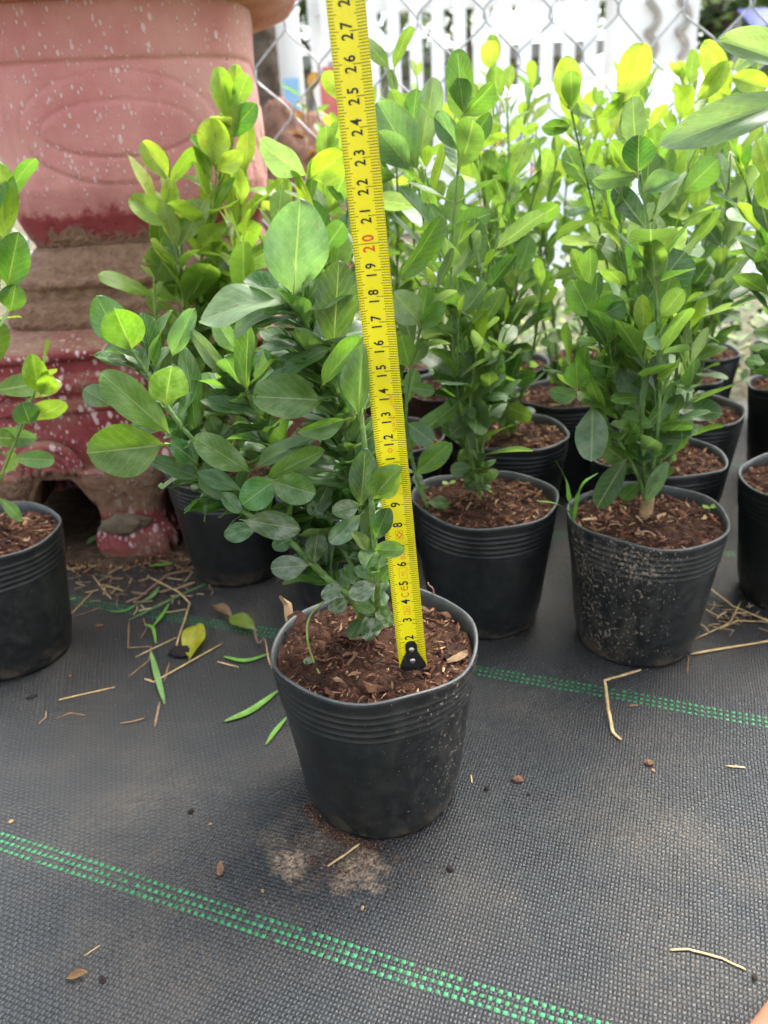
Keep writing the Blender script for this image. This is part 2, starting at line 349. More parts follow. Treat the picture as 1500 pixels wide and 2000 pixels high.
# ------------------------------------------------------------------ tape measure
def tape():
    P0, P1 = Vector((.0102, .3120, .0962)), Vector((-.0039, .3123, .3707))
    T = (P1-P0).normalized(); X = (Vector((1, 0, 0))-T*T.x).normalized(); Nn = X.cross(T); Nn = Nn if Nn.y < 0 else -Nn
    W = .0134; O = P0-T*.005
    def S(s, a, off=0.0):
        """s along, a across (-.5 .. .5), off towards the viewer; a slightly dished steel strip"""
        tw = .10*(s/.30); ax = X*cos(tw)+Nn*sin(tw); nn = Nn*cos(tw)-X*sin(tw)
        return O+T*s+ax*(a*W)+nn*(.0018*(2*a)**2+off)
    root = empty('tape_measure', O); tag(root, 'yellow steel measuring tape standing upright in the foreground pot', 'tape measure')
    t = NT('yellow_tape'); v = t.coord(); n = t.noise(v, 90, 4)
    sp = t.rng(t.noise(v, 700, 2), .68, .72)
    c = t.mix(t.rng(n, .35, .7), rgb(.86, .73, .006), rgb(.89, .78, .010)); c = t.mix(t.math('MULTIPLY', sp, .25), c, rgb(.5, .4, .1))
    t.base(c, t.rng(n, .3, .7, .24, .42), .5); m_y = t.m
    m_k = plain('tape_ink', (.018, .016, .012), .45, .4, .1); m_r = plain('tape_red_ink', (.72, .10, .012), .45, .4, .1); m_o = plain('tape_orange_ink', (.78, .24, .02), .45, .4, .1)
    V = []; F = []; ns, na = 90, 8
    for side in (0, -.00022):
        for i in range(ns+1):
            for j in range(na+1): V.append(S(.0045+.42*i/ns, -.5+j/na, side)-O)
    m = (ns+1)*(na+1)
    for i in range(ns):
        for j in range(na):
            a = i*(na+1)+j; F.append((a, a+1, a+na+2, a+na+1)); F.append((m+a, m+a+na+1, m+a+na+2, m+a+1))
        for j in (0, na):
            a = i*(na+1)+j; q = (a, a+na+1, m+a+na+1, m+a); F.append(q if j == 0 else q[::-1])
    obj('blade', mesh_from('blade', V, F, m_y, True), root)
    mb = MB()
    def tick(s, a0, a1, w=.00024):
        V = []; n = 3
        for i in range(n+1):
            a = a0+(a1-a0)*i/n; V += [S(s-w/2, a, .00007)-O, S(s+w/2, a, .00007)-O]
        mb.add(V, [(2*i, 2*i+2, 2*i+3, 2*i+1) for i in range(n)])
    for q in range(6, 420):
        s = q/1000; c, h = q % 10 == 0, q % 5 == 0
        tick(s, .495, .14 if c else (.185 if h else .235))
        tick(s, -.495, -.26 if c else (-.29 if h else -.345))
        if c and q >= 100 and q % 100: tick(s, .14, .02)
        if q % 100 == 0: tick(s, -.26, .14)
    tk = obj('graduation', mb.me('graduation', m_k), root); tk['kind'] = 'stuff'
    def glyphs(txt, s0, a0, size, mat, xs=.72, bold=.012, name='numeral', up=True, off=.00008):
        cu = bpy.data.curves.new('glyph', 'FONT'); cu.body = txt; cu.size = 1.0; cu.align_x = 'CENTER'; cu.align_y = 'BOTTOM_BASELINE' if False else 'CENTER'
        cu.resolution_u = 4; cu.offset = bold; ob = bpy.data.objects.new('glyph', cu); COL.objects.link(ob)
        dg = bpy.context.evaluated_depsgraph_get(); me = bpy.data.meshes.new_from_object(ob.evaluated_get(dg))
        bpy.data.objects.remove(ob); bpy.data.curves.remove(cu)
        ys = [v.co.y for v in me.vertices]; yc = (min(ys)+max(ys))/2; xs_ = [v.co.x for v in me.vertices]; xc = (min(xs_)+max(xs_))/2
        for v in me.vertices:
            gx, gy = (v.co.x-xc)*size*xs, (v.co.y-yc)*size
            v.co = S(s0+gx, a0-gy/W, off)-O
        me.materials.clear(); me.materials.append(mat); me.name = name
        return obj(name, me, root)
    for q in range(2, 33):
        if q == 1: continue
        red = q % 10 == 0
        sz = .0056 if red else .0050
        if q < 10: glyphs(str(q), q/100, -.045, .0058, m_k, .84, .022)
        else:
            t_ = str(q)
            for i, ch in enumerate(t_): glyphs(ch, q/100+(-.00172 if i == 0 else .00172)*(1.15 if red else 1), -.06, sz*1.12, m_r if red else m_k, .78, .022)
    for q in (2, 3):
        glyphs(str(q), q/100-.0022, -.30, .0024, m_k, .8, .0, 'small_numeral'); glyphs(str(q), q/100-.0022, .20, .0026, m_k, .8, .0, 'small_numeral')
    def frame_box(s0, s1, a0, a1, mat):
        mb2 = MB(); w = .0002
        for (b0, b1, c0, c1) in ((s0, s0+w, a0, a1), (s1-w, s1, a0, a1)):
            V = []
            for i in range(4): a = c0+(c1-c0)*i/3; V += [S(b0, a, .00008)-O, S(b1, a, .00008)-O]
            mb2.add(V, [(2*i, 2*i+2, 2*i+3, 2*i+1) for i in range(3)])
        for a in (a0, a1-w/W): mb2.add([S(s0, a, .00008)-O, S(s0, a+w/W, .00008)-O, S(s1, a+w/W, .00008)-O, S(s1, a, .00008)-O], [(0,1,2,3)])
        obj('printed_box', mb2.me('printed_box', mat), root)
    frame_box(.0328, .0375, -.13, .09, m_o); glyphs('2m', .03515, -.02, .0030, m_o, .8, 0, 'printed_mark')
    glyphs('C', .0437, -.03, .0052, m_r, .75, .0, 'printed_mark'); glyphs('\u0404' if False else 'C', .0472, -.03, .0050, m_r, .75, .0, 'printed_mark')
    mb3 = MB(); mb3.add([S(.0472+dx, a, .00008)-O for dx, a in ((-.0002, -.18), (.0002, -.18), (.0002, .05), (-.0002, .05))], [(0,1,2,3)]) if False else mb3.add([S(.0462, -.06, .00008)-O, S(.0484, -.06, .00008)-O, S(.0484, -.03, .00008)-O, S(.0462, -.03, .00008)-O], [(0,1,2,3)])
    obj('printed_mark', mb3.me('printed_mark', m_r), root)
    frame_box(.0524, .0582, -.16, .12, m_o); glyphs('M21', .0553, -.02, .0028, m_o, .62, 0, 'printed_mark')
    glyphs('0127', .0645, .02, .0034, m_r, .62, 0, 'printed_mark')
    frame_box(.0730, .0772, -.14, .10, m_r)
    mb4 = MB(); mb4.add([S(s_, a, .00008)-O for s_, a in ((.0733, -.02), (.0751, .08), (.0769, -.02), (.0751, -.12), (.0739, -.02), (.0751, .045), (.0763, -.02), (.0751, -.085))], [(0,1,5,4),(1,2,6,5),(2,3,7,6),(3,0,4,7)])
    obj('printed_mark', mb4.me('printed_mark', m_r), root)
    glyphs('O', .1155, -.04, .0030, m_r, 1.0, -.01, 'printed_mark'); glyphs('II', .1155, -.04, .0016, m_r, .9, 0, 'printed_mark')
    glyphs('0126-0.2', .1275, .155, .0022, m_o, .95, 0, 'printed_mark'); glyphs('0398', .1375, .155, .0022, m_o, .95, 0, 'printed_mark')
    # black end hook with two rivets
    out = [(-.0010, -.47), (-.0010, .47), (.0022, .46), (.0062, .30), (.0085, .21), (.0128, .205), (.0142, .13), (.0146, 0), (.0142, -.13), (.0128, -.205), (.0085, -.21), (.0062, -.30), (.0022, -.46)]
    n = len(out); V = [S(s_+.0035, a, .0009)-O for s_, a in out]+[S(s_+.0035, a, .0001)-O for s_, a in out]
    F = [tuple(range(n)), tuple(reversed(range(n, 2*n)))]+[(i, n+i, n+(i+1) % n, (i+1) % n) for i in range(n)]
    hk = obj('end_hook', mesh_from('end_hook', V, F, plain('black_hook', (.010, .010, .010), .35, .5, .2)), root)
    m_s = plain('rivet_steel', (.55, .52, .46), .35, .5, .15, 300, metal=.9)
    for s_ in (.0082, .0136):
        mb5 = MB(); C0 = S(s_, 0, .0026 if s_ < .01 else .0011)-O; V = []; k = 14
        for (rr, zz) in ((.0014, 0), (.00135, .0003), (.0009, .00062), (.0003, .00074)):
            for j in range(k): a = 2*pi*j/k; V.append(C0+X*(rr*cos(a))+T*(rr*sin(a))+Nn*zz)
        F = [(i*k+j, i*k+(j+1) % k, (i+1)*k+(j+1) % k, (i+1)*k+j) for i in range(3) for j in range(k)]+[tuple(range(3*k, 4*k))]
        mb5.add(V, F); obj('rivet', mb5.me('rivet', m_s, True), hk)
tape()
# ------------------------------------------------------------------ ground, soil, weed mat
def gz(x, y): return -.006+.004*nz(x*3, y*3, 5.1)
def ground():
    V = []; F = []; N = 60
    xs = [-60*(1-i/(N/2))**3 if i < N/2 else 60*((i-N/2)/(N/2))**3 for i in range(N+1)]
    ys = [-3+(i/N)**3*150 for i in range(N+1)]
    for y in ys:
        for x in xs: V.append((x, y, -.010))
    F = [(j*(N+1)+i, j*(N+1)+i+1, (j+1)*(N+1)+i+1, (j+1)*(N+1)+i) for j in range(N) for i in range(N)]
    t = NT('pale_yard_earth'); v = t.coord(); n = t.noise(v, 3, 6, .6)
    t.base(t.ramp(n, [(.3, (.085, .080, .045)), (.7, (.17, .15, .10))]), .95, .2); t.bump(t.noise(v, 40, 5), .01)
    o = obj('ground', mesh_from('ground', V, F, t.m)); tag(o, kind='structure')
ground()
def soil_patch():
    # brown earth under the planter and along the edge of the mat
    V = []; N = 70; x0, x1, y0, y1 = -.75, .06, .50, 1.25
    for j in range(N+1):
        for i in range(N+1):
            x = x0+(x1-x0)*i/N; y = y0+(y1-y0)*j/N
            edge = .612+.018*nz(x*9, 2.2)+.010*nz(x*31, 7.7)-.05*sstep(-.28, -.40, x)
            h = sstep(edge-.012, edge+.02, y)
            z = -.006+h*(.0085+.004*nz(x*22, y*22)+.0025*nz(x*70, y*70, 3))
            V.append((x, y, z))
    F = [(j*(N+1)+i, j*(N+1)+i+1, (j+1)*(N+1)+i+1, (j+1)*(N+1)+i) for j in range(N) for i in range(N)]
    t = NT('brown_earth'); v = t.coord(); n = t.noise(v, 90, 6, .7)
    t.base(t.ramp(n, [(.3, (.045, .028, .018)), (.55, (.12, .078, .048)), (.8, (.24, .17, .11))]), .95, .2); t.bump(n, .004)
    o = obj('soil', mesh_from('soil', V, F, t.m, True)); tag(o, kind='structure')
soil_patch()
def matz(x, y):
    c1 = exp(-((y+.9*x-.42+.01*nz(x*8, y*8))/.010)**2)*sstep(-.35, -.1, x)*(1-sstep(.05, .25, x)); c2 = exp(-((y-.35*x-.245+.008*nz(x*9, 3))/.009)**2)*sstep(.02, .08, x)
    c3 = exp(-((x-.10-.15*y+.006*nz(y*12, 5))/.008)**2)*(1-sstep(.25, .34, y))
    return .0008+.0018*nz(x*7, y*7, 1.3)+.0009*nz(x*19, y*19, 4.4)+.0014*c1+.0012*c2+.0009*c3
def weed_mat():
    V = []; N = 340; x0, x1, y0, y1 = -.62, .78, .05, 1.00
    for j in range(N+1):
        for i in range(N+1):
            x = x0+(x1-x0)*i/N; y = y0+(y1-y0)*j/N; V.append((x, y, matz(x, y)))
    F = []
    for j in range(N):
        for i in range(N):
            x = x0+(x1-x0)*(i+.5)/N; y = y0+(y1-y0)*(j+.5)/N
            if x < -.05 and y > .665: continue
            F.append((j*(N+1)+i, j*(N+1)+i+1, (j+1)*(N+1)+i+1, (j+1)*(N+1)+i))
    o = obj('weed_mat', mesh_from('weed_mat', V, F, M_MAT, True)); tag(o, kind='structure')
    o['label'] = 'black woven weed mat with green stripes'
    R = Matrix.Rotation(MAT_ROT, 3, 'Z')
    a = Vector((-.214, .307, 0)); b = Vector((.060, .196, 0))
    nrm = R @ Vector((0, 1, 0)); drc = R @ Vector((1, 0, 0))
    base = (a+b)/2
    for k in range(4):
        rr = random.Random(60+k)
        c0 = base+nrm*(.2185*k); mb = MB()
        for row in (-1, 0, 1):
            for i in range(-190, 230):
                p = c0+drc*(i*2*WEFT)+nrm*(row*1.85*WARP+.0004*nz(i*.05, row*3.3, k*1.7))
                if not (x0+.01 < p.x < x1-.01 and y0+.01 < p.y < y1-.01) or (p.x < -.06 and p.y > .64): continue
                if rr.random() < .03: continue
                hl, hw = WEFT*.58*rr.uniform(.85, 1.1), WARP*.45*rr.uniform(.85, 1.1); Vv = []
                sk = rr.uniform(-.12, .12)
                for bq in (-1, -.62, .62, 1):
                    for aq in (-1, -.62, .62, 1):
                        q = p+drc*(aq*hl+bq*hw*sk)+nrm*(bq*hw)
                        Vv.append((q.x, q.y, matz(q.x, q.y)+.00014+(.00030 if abs(aq) < 1 and abs(bq) < 1 else 0)))
                mb.add(Vv, [(4*j+i, 4*j+i+1, 4*j+i+5, 4*j+i+4) for j in range(3) for i in range(3)])
        s = obj('green_thread', mb.me('green_thread', M_GREEN, True), o); s['kind'] = 'stuff'
weed_mat()

# ------------------------------------------------------------------ big planter
PC = Vector((-.208, .808, 0)); PROT = radians(6)
def se_ring(h, n, seg):
    out = []
    for i in range(seg):
        a = 2*pi*i/seg; c, s = cos(a), sin(a)
        r = h/((abs(c)**n+abs(s)**n)**(1/n)); out.append((r*c, r*s))
    return out
def lathe_sq(prof, seg, disp=None, caps=(True, True)):
    """prof: (half width, z, exponent) rows"""
    V = []; F = []
    for h, z, n in prof:
        for (x, y) in se_ring(h, n, seg):
            p = Vector((x, y, z))
            if disp: p = disp(p, h)
            V.append(p)
    k = len(prof)
    F = [(i*seg+j, i*seg+(j+1) % seg, (i+1)*seg+(j+1) % seg, (i+1)*seg+j) for i in range(k-1) for j in range(seg)]
    if caps[0]: F.append(tuple(reversed(range(seg))))
    if caps[1]: F.append(tuple(range((k-1)*seg, k*seg)))
    return V, F
def interp(rows, step):
    out = []
    for a, b in zip(rows[:-1], rows[1:]):
        n = max(1, int(abs(b[1]-a[1])/step))
        for i in range(n): 
            t = i/n; out.append(tuple(a[q]+(b[q]-a[q])*t for q in range(3)))
    out.append(rows[-1]); return out
def planter():
    root = empty('large_planter', PC); root.rotation_euler.z = PROT
    tag(root, 'big pinkish red pot with oval relief panels, muddy neck and scrolled feet', 'planter')
    g = lambda d, w: exp(-(d/w)**2)
    def disp(p, h):
        d = 0.0
        d -= .0022*g(p.z-.400, .0016)+.0008*g(p.z-.397, .006)
        ax, ay = abs(p.x), abs(p.y)
        u = p.x if ay > ax else p.y
        zc = .352
        for a, b, dep, w in ((.079, .041, .0017, .010), (.062, .0205, .0017, .012)):
            q = sqrt((u/a)**2+((p.z-zc)/b)**2); e = q-1
            grad = sqrt((u/a**2)**2+((p.z-zc)/b**2)**2)/max(q, 1e-4)
            dist = e/max(grad, 1e-3)
            d -= dep*.75*g(dist, .0011)
            d += .0009*(1-sstep(-.004, .0006, dist))
        d -= .0018*g(abs(u)-.088, .0022)*sstep(.29, .31, p.z)*(1-sstep(.39, .398, p.z))
        d += .0012*nz(p.x*25, p.y*25, p.z*25)
        nrm = Vector((p.x, p.y, 0)).normalized(); 
        f = Vector((0, math.copysign(1, p.y), 0)) if ay > ax else Vector((math.copysign(1, p.x), 0, 0))
        return p+f.lerp(nrm, .4)*d
    bowl = interp([(.098,.262,5),(.103,.272,5),(.1085,.288,5),(.1115,.310,5),(.112,.335,4.2),(.112,.355,4.2),(.111,.38,4.2),(.110,.40,4.2),(.111,.425,4.2),(.113,.446,4.2)], .0017)
    V, F = lathe_sq(bowl, 440, disp); obj('bowl', mesh_from('bowl', V, F, M_PLU, True), root)
    rim = [(.112,.440,4.2),(.128,.443,4.2),(.150,.452,4.2),(.158,.464,4.2),(.156,.476,4.2),(.148,.482,4.2),(.120,.482,4.2),(.116,.476,4.2)]
    V, F = lathe_sq(rim, 96); obj('rim', mesh_from('rim', V, F, M_PLU, True), root)
    neck = interp([(.127,.1985,6),(.129,.205,6),(.128,.219,6),(.127,.2205,6),(.122,.222,6),(.1215,.232,6),(.1255,.234,6),(.126,.2385,6),(.1245,.2405,6),(.116,.2425,6),(.114,.249,6),(.111,.2505,6),(.106,.254,6),(.101,.264,4.2)], .002)
    def dn(p, h):
        k = 1+(.0016*nz(p.x*40, p.y*40, p.z*60)+.0010*nz(p.x*110, p.y*110, p.z*110))/max(h, .05)
        return Vector((p.x*k, p.y*k, p.z))
    V, F = lathe_sq(neck, 240, dn); obj('neck', mesh_from('neck', V, F, M_PLU, True), root)
    pl = interp([(h+.024, z, n) for h, z, n in [(.147,.140,16),(.152,.1405,16),(.152,.150,16),(.148,.1515,16),(.1475,.154,16),(.1525,.157,16),(.1545,.163,16),(.1525,.170,16),(.148,.1725,16),(.1475,.182,16),(.152,.1835,16),(.153,.188,16),(.150,.192,16),(.118,.199,12),(.100,.200,8)]], .002)
    V, F = lathe_sq(pl, 200, lambda p, h: p*(1+.006*nz(p.x*30, p.y*30, p.z*30))); obj('plinth', mesh_from('plinth', V, F, M_PLL, True), root)
    # aprons: front arched between the feet; unseen sides closed low to block light inside
    FX = (-.150, -.036, .112); fo = -.036
    def zb(u):
        d = min(abs(u-f) for f in FX)
        return .052+.030*sstep(.024, .046, d)
    for k in range(4):
        V = []; n = 72; rows = 7
        for s_ in (0, 1):
            for j in range(rows+1):
                for i in range(n+1):
                    u = -.1705+.341*i/n; b = zb(u) if k == 0 else .012; z = b+(.141-b)*j/rows
                    out = .174-.004*sin(pi*j/rows)+.003*nz(u*40, z*40) if s_ == 0 else .150
                    V.append((u, -out, z))
        m = (rows+1)*(n+1); F = []
        for s_ in (0, 1):
            for j in range(rows):
                for i in range(n):
                    a = s_*m+j*(n+1)+i; q = (a, a+1, a+n+2, a+n+1); F.append(q if s_ == 0 else q[::-1])
        for i in range(n): F.append((i+1, i, m+i, m+i+1)); F.append((rows*(n+1)+i, rows*(n+1)+i+1, m+rows*(n+1)+i+1, m+rows*(n+1)+i))
        me = mesh_from('apron', V, F, M_PLL, True); o = obj('apron', me, root); o.rotation_euler.z = k*pi/2
    # scrolled feet
    fp = interp([(.026,-.004,4),(.031,.002,4),(.034,.012,4),(.0335,.022,4),(.030,.030,4),(.0285,.036,4),(.029,.046,4),(.031,.056,4),(.035,.068,4),(.040,.080,4),(.042,.09,4)], .002)
    def df(p, h):
        a = math.atan2(p.y, p.x); k = 1.0
        low = 1-sstep(.022, .034, p.z)
        k += low*.15*abs(sin(a*6+p.z*60))-.06*low
        k += .03*nz(p.x*60, p.y*60, p.z*60)
        return Vector((p.x*k, p.y*k*.8, p.z))
    V, F = lathe_sq(fp, 72, df); fme = mesh_from('foot', V, F, M_PLL, True)
    for k in range(4):
        R = Matrix.Rotation(k*pi/2, 3, 'Z')
        for f in FX[:2] if k != 0 else FX:
            o = obj('foot', fme, root, R @ Vector((f, -.152, 0))); o.rotation_euler.z = k*pi/2
    # raised shell scrolls on the front apron
    for (su, sz, sg) in ((-.094, .096, 1), (.045, .096, -1)):
        for i, r in enumerate((.025, .0185, .012, .006)):
            P = []
            for j in range(15):
                a = radians(-8+196*j/14); P.append((su+sg*r*1.0*cos(a), -.1755-.0022*(3-i)*.5, sz-.008+r*1.05*sin(a)))
            mb = MB(); mb.tube(P, [.0052*(.5+.5*sin(pi*(j+.8)/15.6)) for j in range(15)], 8)
            obj('scroll', mb.me('scroll', M_PLL, True), root)
    # crust of dried cement on the foot
    mb = bmesh.new(); bmesh.ops.create_icosphere(mb, subdivisions=3, radius=1)
    for v in mb.verts:
        k = 1+.35*nz(v.co.x*2.2, v.co.y*2.2, v.co.z*2.2)+.15*nz(v.co.x*6, v.co.y*6, v.co.z*6)
        k += .22*nz(v.co.x*11, v.co.y*11, v.co.z*11); v.co = Vector((v.co.x*.022*k, v.co.y*.0045*k, v.co.z*.0095*k))
    me = bpy.data.meshes.new('cement_crust'); mb.to_mesh(me); mb.free(); me.shade_smooth()
    me.materials.append(plain('dried_cement', (.19, .14, .095), .95, .2, .3, 120, bump=.002))
    obj('cement_crust', me, root, (fo-.006, -.1765, .035))
planter()

# ------------------------------------------------------------------ leaf meshes
def leaf_mesh(name, aspect, p=1.22, q=.72, fold=.18, droop=.10, cup=.0, wave=.0, twist=0.0, nx=12, ny=6, seed=0, notch=0.0, petiole=True):
    V = []; F = []; r = random.Random(seed); ph = r.uniform(0, 6)
    for i in range(nx+1):
        q_ = i/nx; x = .5*q_+.5*(1-(1-q_)**2); xx = x
        w = (max(0.0, sin(pi*min(1, xx)**p)))**(q*(1.02-.40*xx)) * (1-exp(-(xx+.012)*16))
        if i == nx: w = .0
        hw = aspect/2*w
        for j in range(ny+1):
            s = -1+2*j/ny; y = hw*s*(1+.04*sin(x*7+ph+s))
            z = fold*abs(y)*(1.1-.4*x) - droop*x*x - cup*y*y/(aspect/2) + wave*sin(x*9+ph+s*1.2)*abs(s)*.05
            z += twist*y*(x-.3)
            xo = x+(.018*(1-s*s)-.018) * 0 + notch*(-(1-abs(s))*.03 if i >= nx-1 else 0)
            V.append((xo, y, z))
    F = [(i*(ny+1)+j, (i+1)*(ny+1)+j, (i+1)*(ny+1)+j+1, i*(ny+1)+j+1) for i in range(nx) for j in range(ny)]
    mb = MB(); mb.add(V, F)
    if petiole: mb.tube([(-.085, 0, -.02), (-.03, 0, -.008), (.06, 0, -.003), (.3, 0, fold*.004-.006-droop*.09), ], [.017, .015, .011, .004], 5)
    return mb.me(name, M_LEAF, True)
LV = [leaf_mesh('leaf', .46, 1.32, .72, .22, .10, .02, .3, 0, 10, 4, 1),
      leaf_mesh('leaf', .52, 1.38, .66, .12, .16, .10, .4, .3, 10, 4, 2),
      leaf_mesh('leaf', .42, 1.26, .78, .34, .05, .0, .2, -.3, 10, 4, 3),
      leaf_mesh('leaf', .50, 1.34, .70, .12, .28, .15, .5, .2, 10, 4, 4),
      leaf_mesh('leaf', .40, 1.22, .82, .45, .02, .0, .3, .0, 10, 4, 5),
      leaf_mesh('leaf', .48, 1.26, .68, .26, -.10, .0, .3, -.2, 10, 4, 6)]
LR = [leaf_mesh('leaf', .74, 1.18, .60, .14, .10, .12, .3, .1, 10, 4, 7), leaf_mesh('leaf', .66, 1.25, .60, .22, .0, .0, .3, -.2, 10, 4, 8)]
# finer leaves for the measured plant: flat, folded, drooping, curling up
LH = {}
for _k, (_p, _q, _f, _d, _c, _tw) in {'flat': (1.16, .74, .24, .14, .10, .05), 'fold': (1.18, .74, .50, .10, .0, .0), 'droop': (1.22, .76, .28, .26, .06, .06), 'up': (1.28, .72, .38, -.18, .0, -.05)}.items():
    LH[_k] = [leaf_mesh('leaf', 1.0, _p+dp, _q+dq, _f*df, _d*dd, _c, 1.1, _tw+dt, 24, 10, 40+len(LH)*5+i, 0 if i != 1 else 1.0)
              for i, (dp, dq, df, dd, dt) in enumerate(((0, 0, 1, 1, 0), (.08, -.04, .8, 1.5, .12), (-.05, .05, 1.25, .5, -.12), (.04, 0, 1.0, 1.2, -.06)))]
CD, CG, CB, CP, CY, CYY, CS = (.048, .122, .028), (.080, .190, .034), (.115, .205, .098), (.20, .29, .16), (.22, .35, .035), (.30, .40, .065), (.12, .225, .042)  # CB: glaucous green with bluish sky sheen put into the colour
def leaf_obj(me, parent, M, color, dust=0.0):
    o = bpy.data.objects.new('leaf', me); COL.objects.link(o); o.parent = parent
    o.matrix_local = M; o.color = (*color, 1-dust); return o
def frame(x, n):
    x = x.normalized(); z = (n-x*n.dot(x)).normalized(); y = z.cross(x)
    return Matrix((x, y, z)).transposed()
def leaf_at(parent, origin, base, d, n, L, W, me, color, asp=None, dust=0.0):
    """base in world, d direction, n adaxial normal, L length, W width (None: the mesh's own)"""
    R = frame(d, n).to_4x4()
    sy = L if W is None else W
    M = Matrix.Translation(base-origin) @ R @ Matrix.Diagonal((L, sy, (L+sy)/2 if W is None else (L*.5+W*.5), 1))
    return leaf_obj(me, parent, M, color, dust)

# ------------------------------------------------------------------ pots, soil
def pot_mesh(seed, R=.051, Rb=.0395, H=.097, wob=1.0, ribs=5):
    r = random.Random(seed); o1, o2, o3 = r.uniform(0, 9), r.uniform(0, 9), r.uniform(0, 9)
    rows = []
    rows.append((.0, .0025)); rows.append((Rb*.55, .002)); rows.append((Rb*.90, .0015)); rows.append((Rb*.98, .0004)); rows.append((Rb, .003)); rows.append((Rb+.0006, .008))
    zt = H*.735
    for i in range(1, 9): z = .008+(zt-.008)*i/8; rows.append((Rb+(R-Rb)*z/H+.0008, z))
    for k in range(ribs):
        z0 = zt+(H-.006-zt)*k/ribs; dz = (H-.006-zt)/ribs
        rr = lambda z: Rb+(R-Rb)*z/H+.0008
        rows += [(rr(z0+dz*.12)-.0001, z0+dz*.12), (rr(z0)+.0006, z0+dz*.26), (rr(z0)+.0007, z0+dz*.36), (rr(z0)+.0003, z0+dz*.50), (rr(z0)+.0003, z0+dz*.95)]
    rows += [(R+.0006, H-.003), (R+.0008, H-.0004), (R+.0003, H), (R-.0010, H-.0004), (R-.0013, H-.004), (R-.0022, H-.012), (R-.0032, H-.022)]
    seg = 72; V = []
    for (q, z) in rows:
        for j in range(seg):
            a = 2*pi*j/seg; zz = z/H
            k = 1+wob*(.012*nz(cos(a)*3+o2, sin(a)*3, z*22+o1)*(1-.6*zz)+.016*cos(2*a+o1)*(.4+.6*zz)+.006*cos(3*a+o2)*zz+.004*nz(cos(a)*2, sin(a)*2, z*30+o3))
            dz = wob*.0016*sin(2*a+o2)*zz**4+wob*.0010*sin(5*a+o3)*zz**6
            V.append((q*k*cos(a), q*k*sin(a), z+dz))
    n = len(rows)
    F = [(i*seg+j, i*seg+(j+1) % seg, (i+1)*seg+(j+1) % seg, (i+1)*seg+j) for i in range(n-1) for j in range(seg)]
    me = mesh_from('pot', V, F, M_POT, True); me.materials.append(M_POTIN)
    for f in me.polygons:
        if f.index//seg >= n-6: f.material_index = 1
    return me
def soil_mesh(seed, R=.0492, z0=.0895, amp=.0022):
    r = random.Random(seed); o = r.uniform(0, 50); V = [(0, 0, z0+.003)]; F = []; seg, ring = 56, 14
    for i in range(1, ring+1):
        q = R*i/ring
        for j in range(seg):
            a = 2*pi*j/seg; x, y = q*cos(a), q*sin(a)
            z = z0+.004*(1-(q/R)**2)+amp*nz(x*60+o, y*60, 1)+amp*.8*nz(x*160+o, y*160, 2)+amp*.5*nz(x*400+o, y*400, 3)
            V.append((x, y, z))
    F = [(0, 1+j, 1+(j+1) % seg) for j in range(seg)]
    for i in range(ring-1):
        for j in range(seg):
            a = 1+i*seg; F.append((a+j, a+seg+j, a+seg+(j+1) % seg, a+(j+1) % seg))
    return mesh_from('soil', V, F, M_SOIL, True)
def chip_shape(r, L, W, T):
    """a splintered shard, 12 to 20 triangles"""
    V = []; ks = (-.5, -.15, .2, .5); b = r.uniform(-.2, .2)
    for i, k in enumerate(ks):
        w = W*(.35 if i in (0, 3) else 1)*r.uniform(.6, 1.2); t = T*r.uniform(.5, 1.2); y0 = b*W*cos(k*4)*1.5+r.uniform(-.2, .2)*W
        V += [(k*L, y0-w/2, 0), (k*L, y0+w/2*r.uniform(.3, 1), T*.2), (k*L, y0+r.uniform(-.3, .3)*w, t)]
    F = [(2, 1, 0), (9, 10, 11)]
    for i in range(3):
        a = i*3; F += [(a, a+1, a+4, a+3), (a+1, a+2, a+5, a+4), (a+2, a, a+3, a+5)]
    return V, F
def chips_mesh(name, seed, n, R=.047, z0=.0905, lo=.003, hi=.010):
    r = random.Random(seed); mb = MB()
    for i in range(n):
        q = R*sqrt(r.random()); a = r.uniform(0, 2*pi); L = (lo+(hi-lo)*r.random()**1.8)*(1.6 if r.random() < .08 else 1)
        V, F = chip_shape(r, L, L*r.uniform(.16, .5), L*r.uniform(.06, .2))
        M = Matrix.Translation((q*cos(a), q*sin(a), z0+.004*(1-(q/R)**2)+r.uniform(0, .0018))) @ Matrix.Rotation(r.uniform(0, 6.3), 4, 'Z') @ Matrix.Rotation(r.gauss(0, .3), 4, 'Y') @ Matrix.Rotation(r.gauss(0, .5), 4, 'X')
        mb.add([M @ Vector(v) for v in V], F)
    return mb.me(name, M_CHIP)
POTS = [pot_mesh(s) for s in (3, 8, 15, 21)]
SOILS = [soil_mesh(s) for s in (1, 2, 3)]
CHIPS = [chips_mesh('bark_mulch', s, 900, lo=.0015, hi=.0078) for s in (11, 12, 13)]

# ------------------------------------------------------------------ potted shrubs
def stem_path(b, t, r, bend=.012, n=9):
    b, t = Vector(b), Vector(t); L = (t-b).length; k1 = Vector((r.gauss(0, bend), r.gauss(0, bend), 0)); P = []
    h = t-b; hor = Vector((h.x, h.y, 0))
    for i in range(n+1):
        s = i/n; p = b+Vector((0, 0, h.z))*s+hor*(s**1.35)+k1*sin(pi*s)*(L/.22); P.append(p)
    return P
def path_point(P, s):
    f = s*(len(P)-1); i = min(int(f), len(P)-2); return P[i].lerp(P[i+1], f-i), (P[i+1]-P[i]).normalized()
def make_stem(root, origin, P, r0, r1, mat, knots=True):
    mb = MB(); n = len(P)*2; Q = [path_point(P, i/n)[0]-origin for i in range(n+1)]
    mb.tube(Q, [(r0+(r1-r0)*i/n)*(1.18 if i % 2 == 0 else .94) for i in range(n+1)], 7)
    return obj('stem', mb.me('stem', mat, True), root)
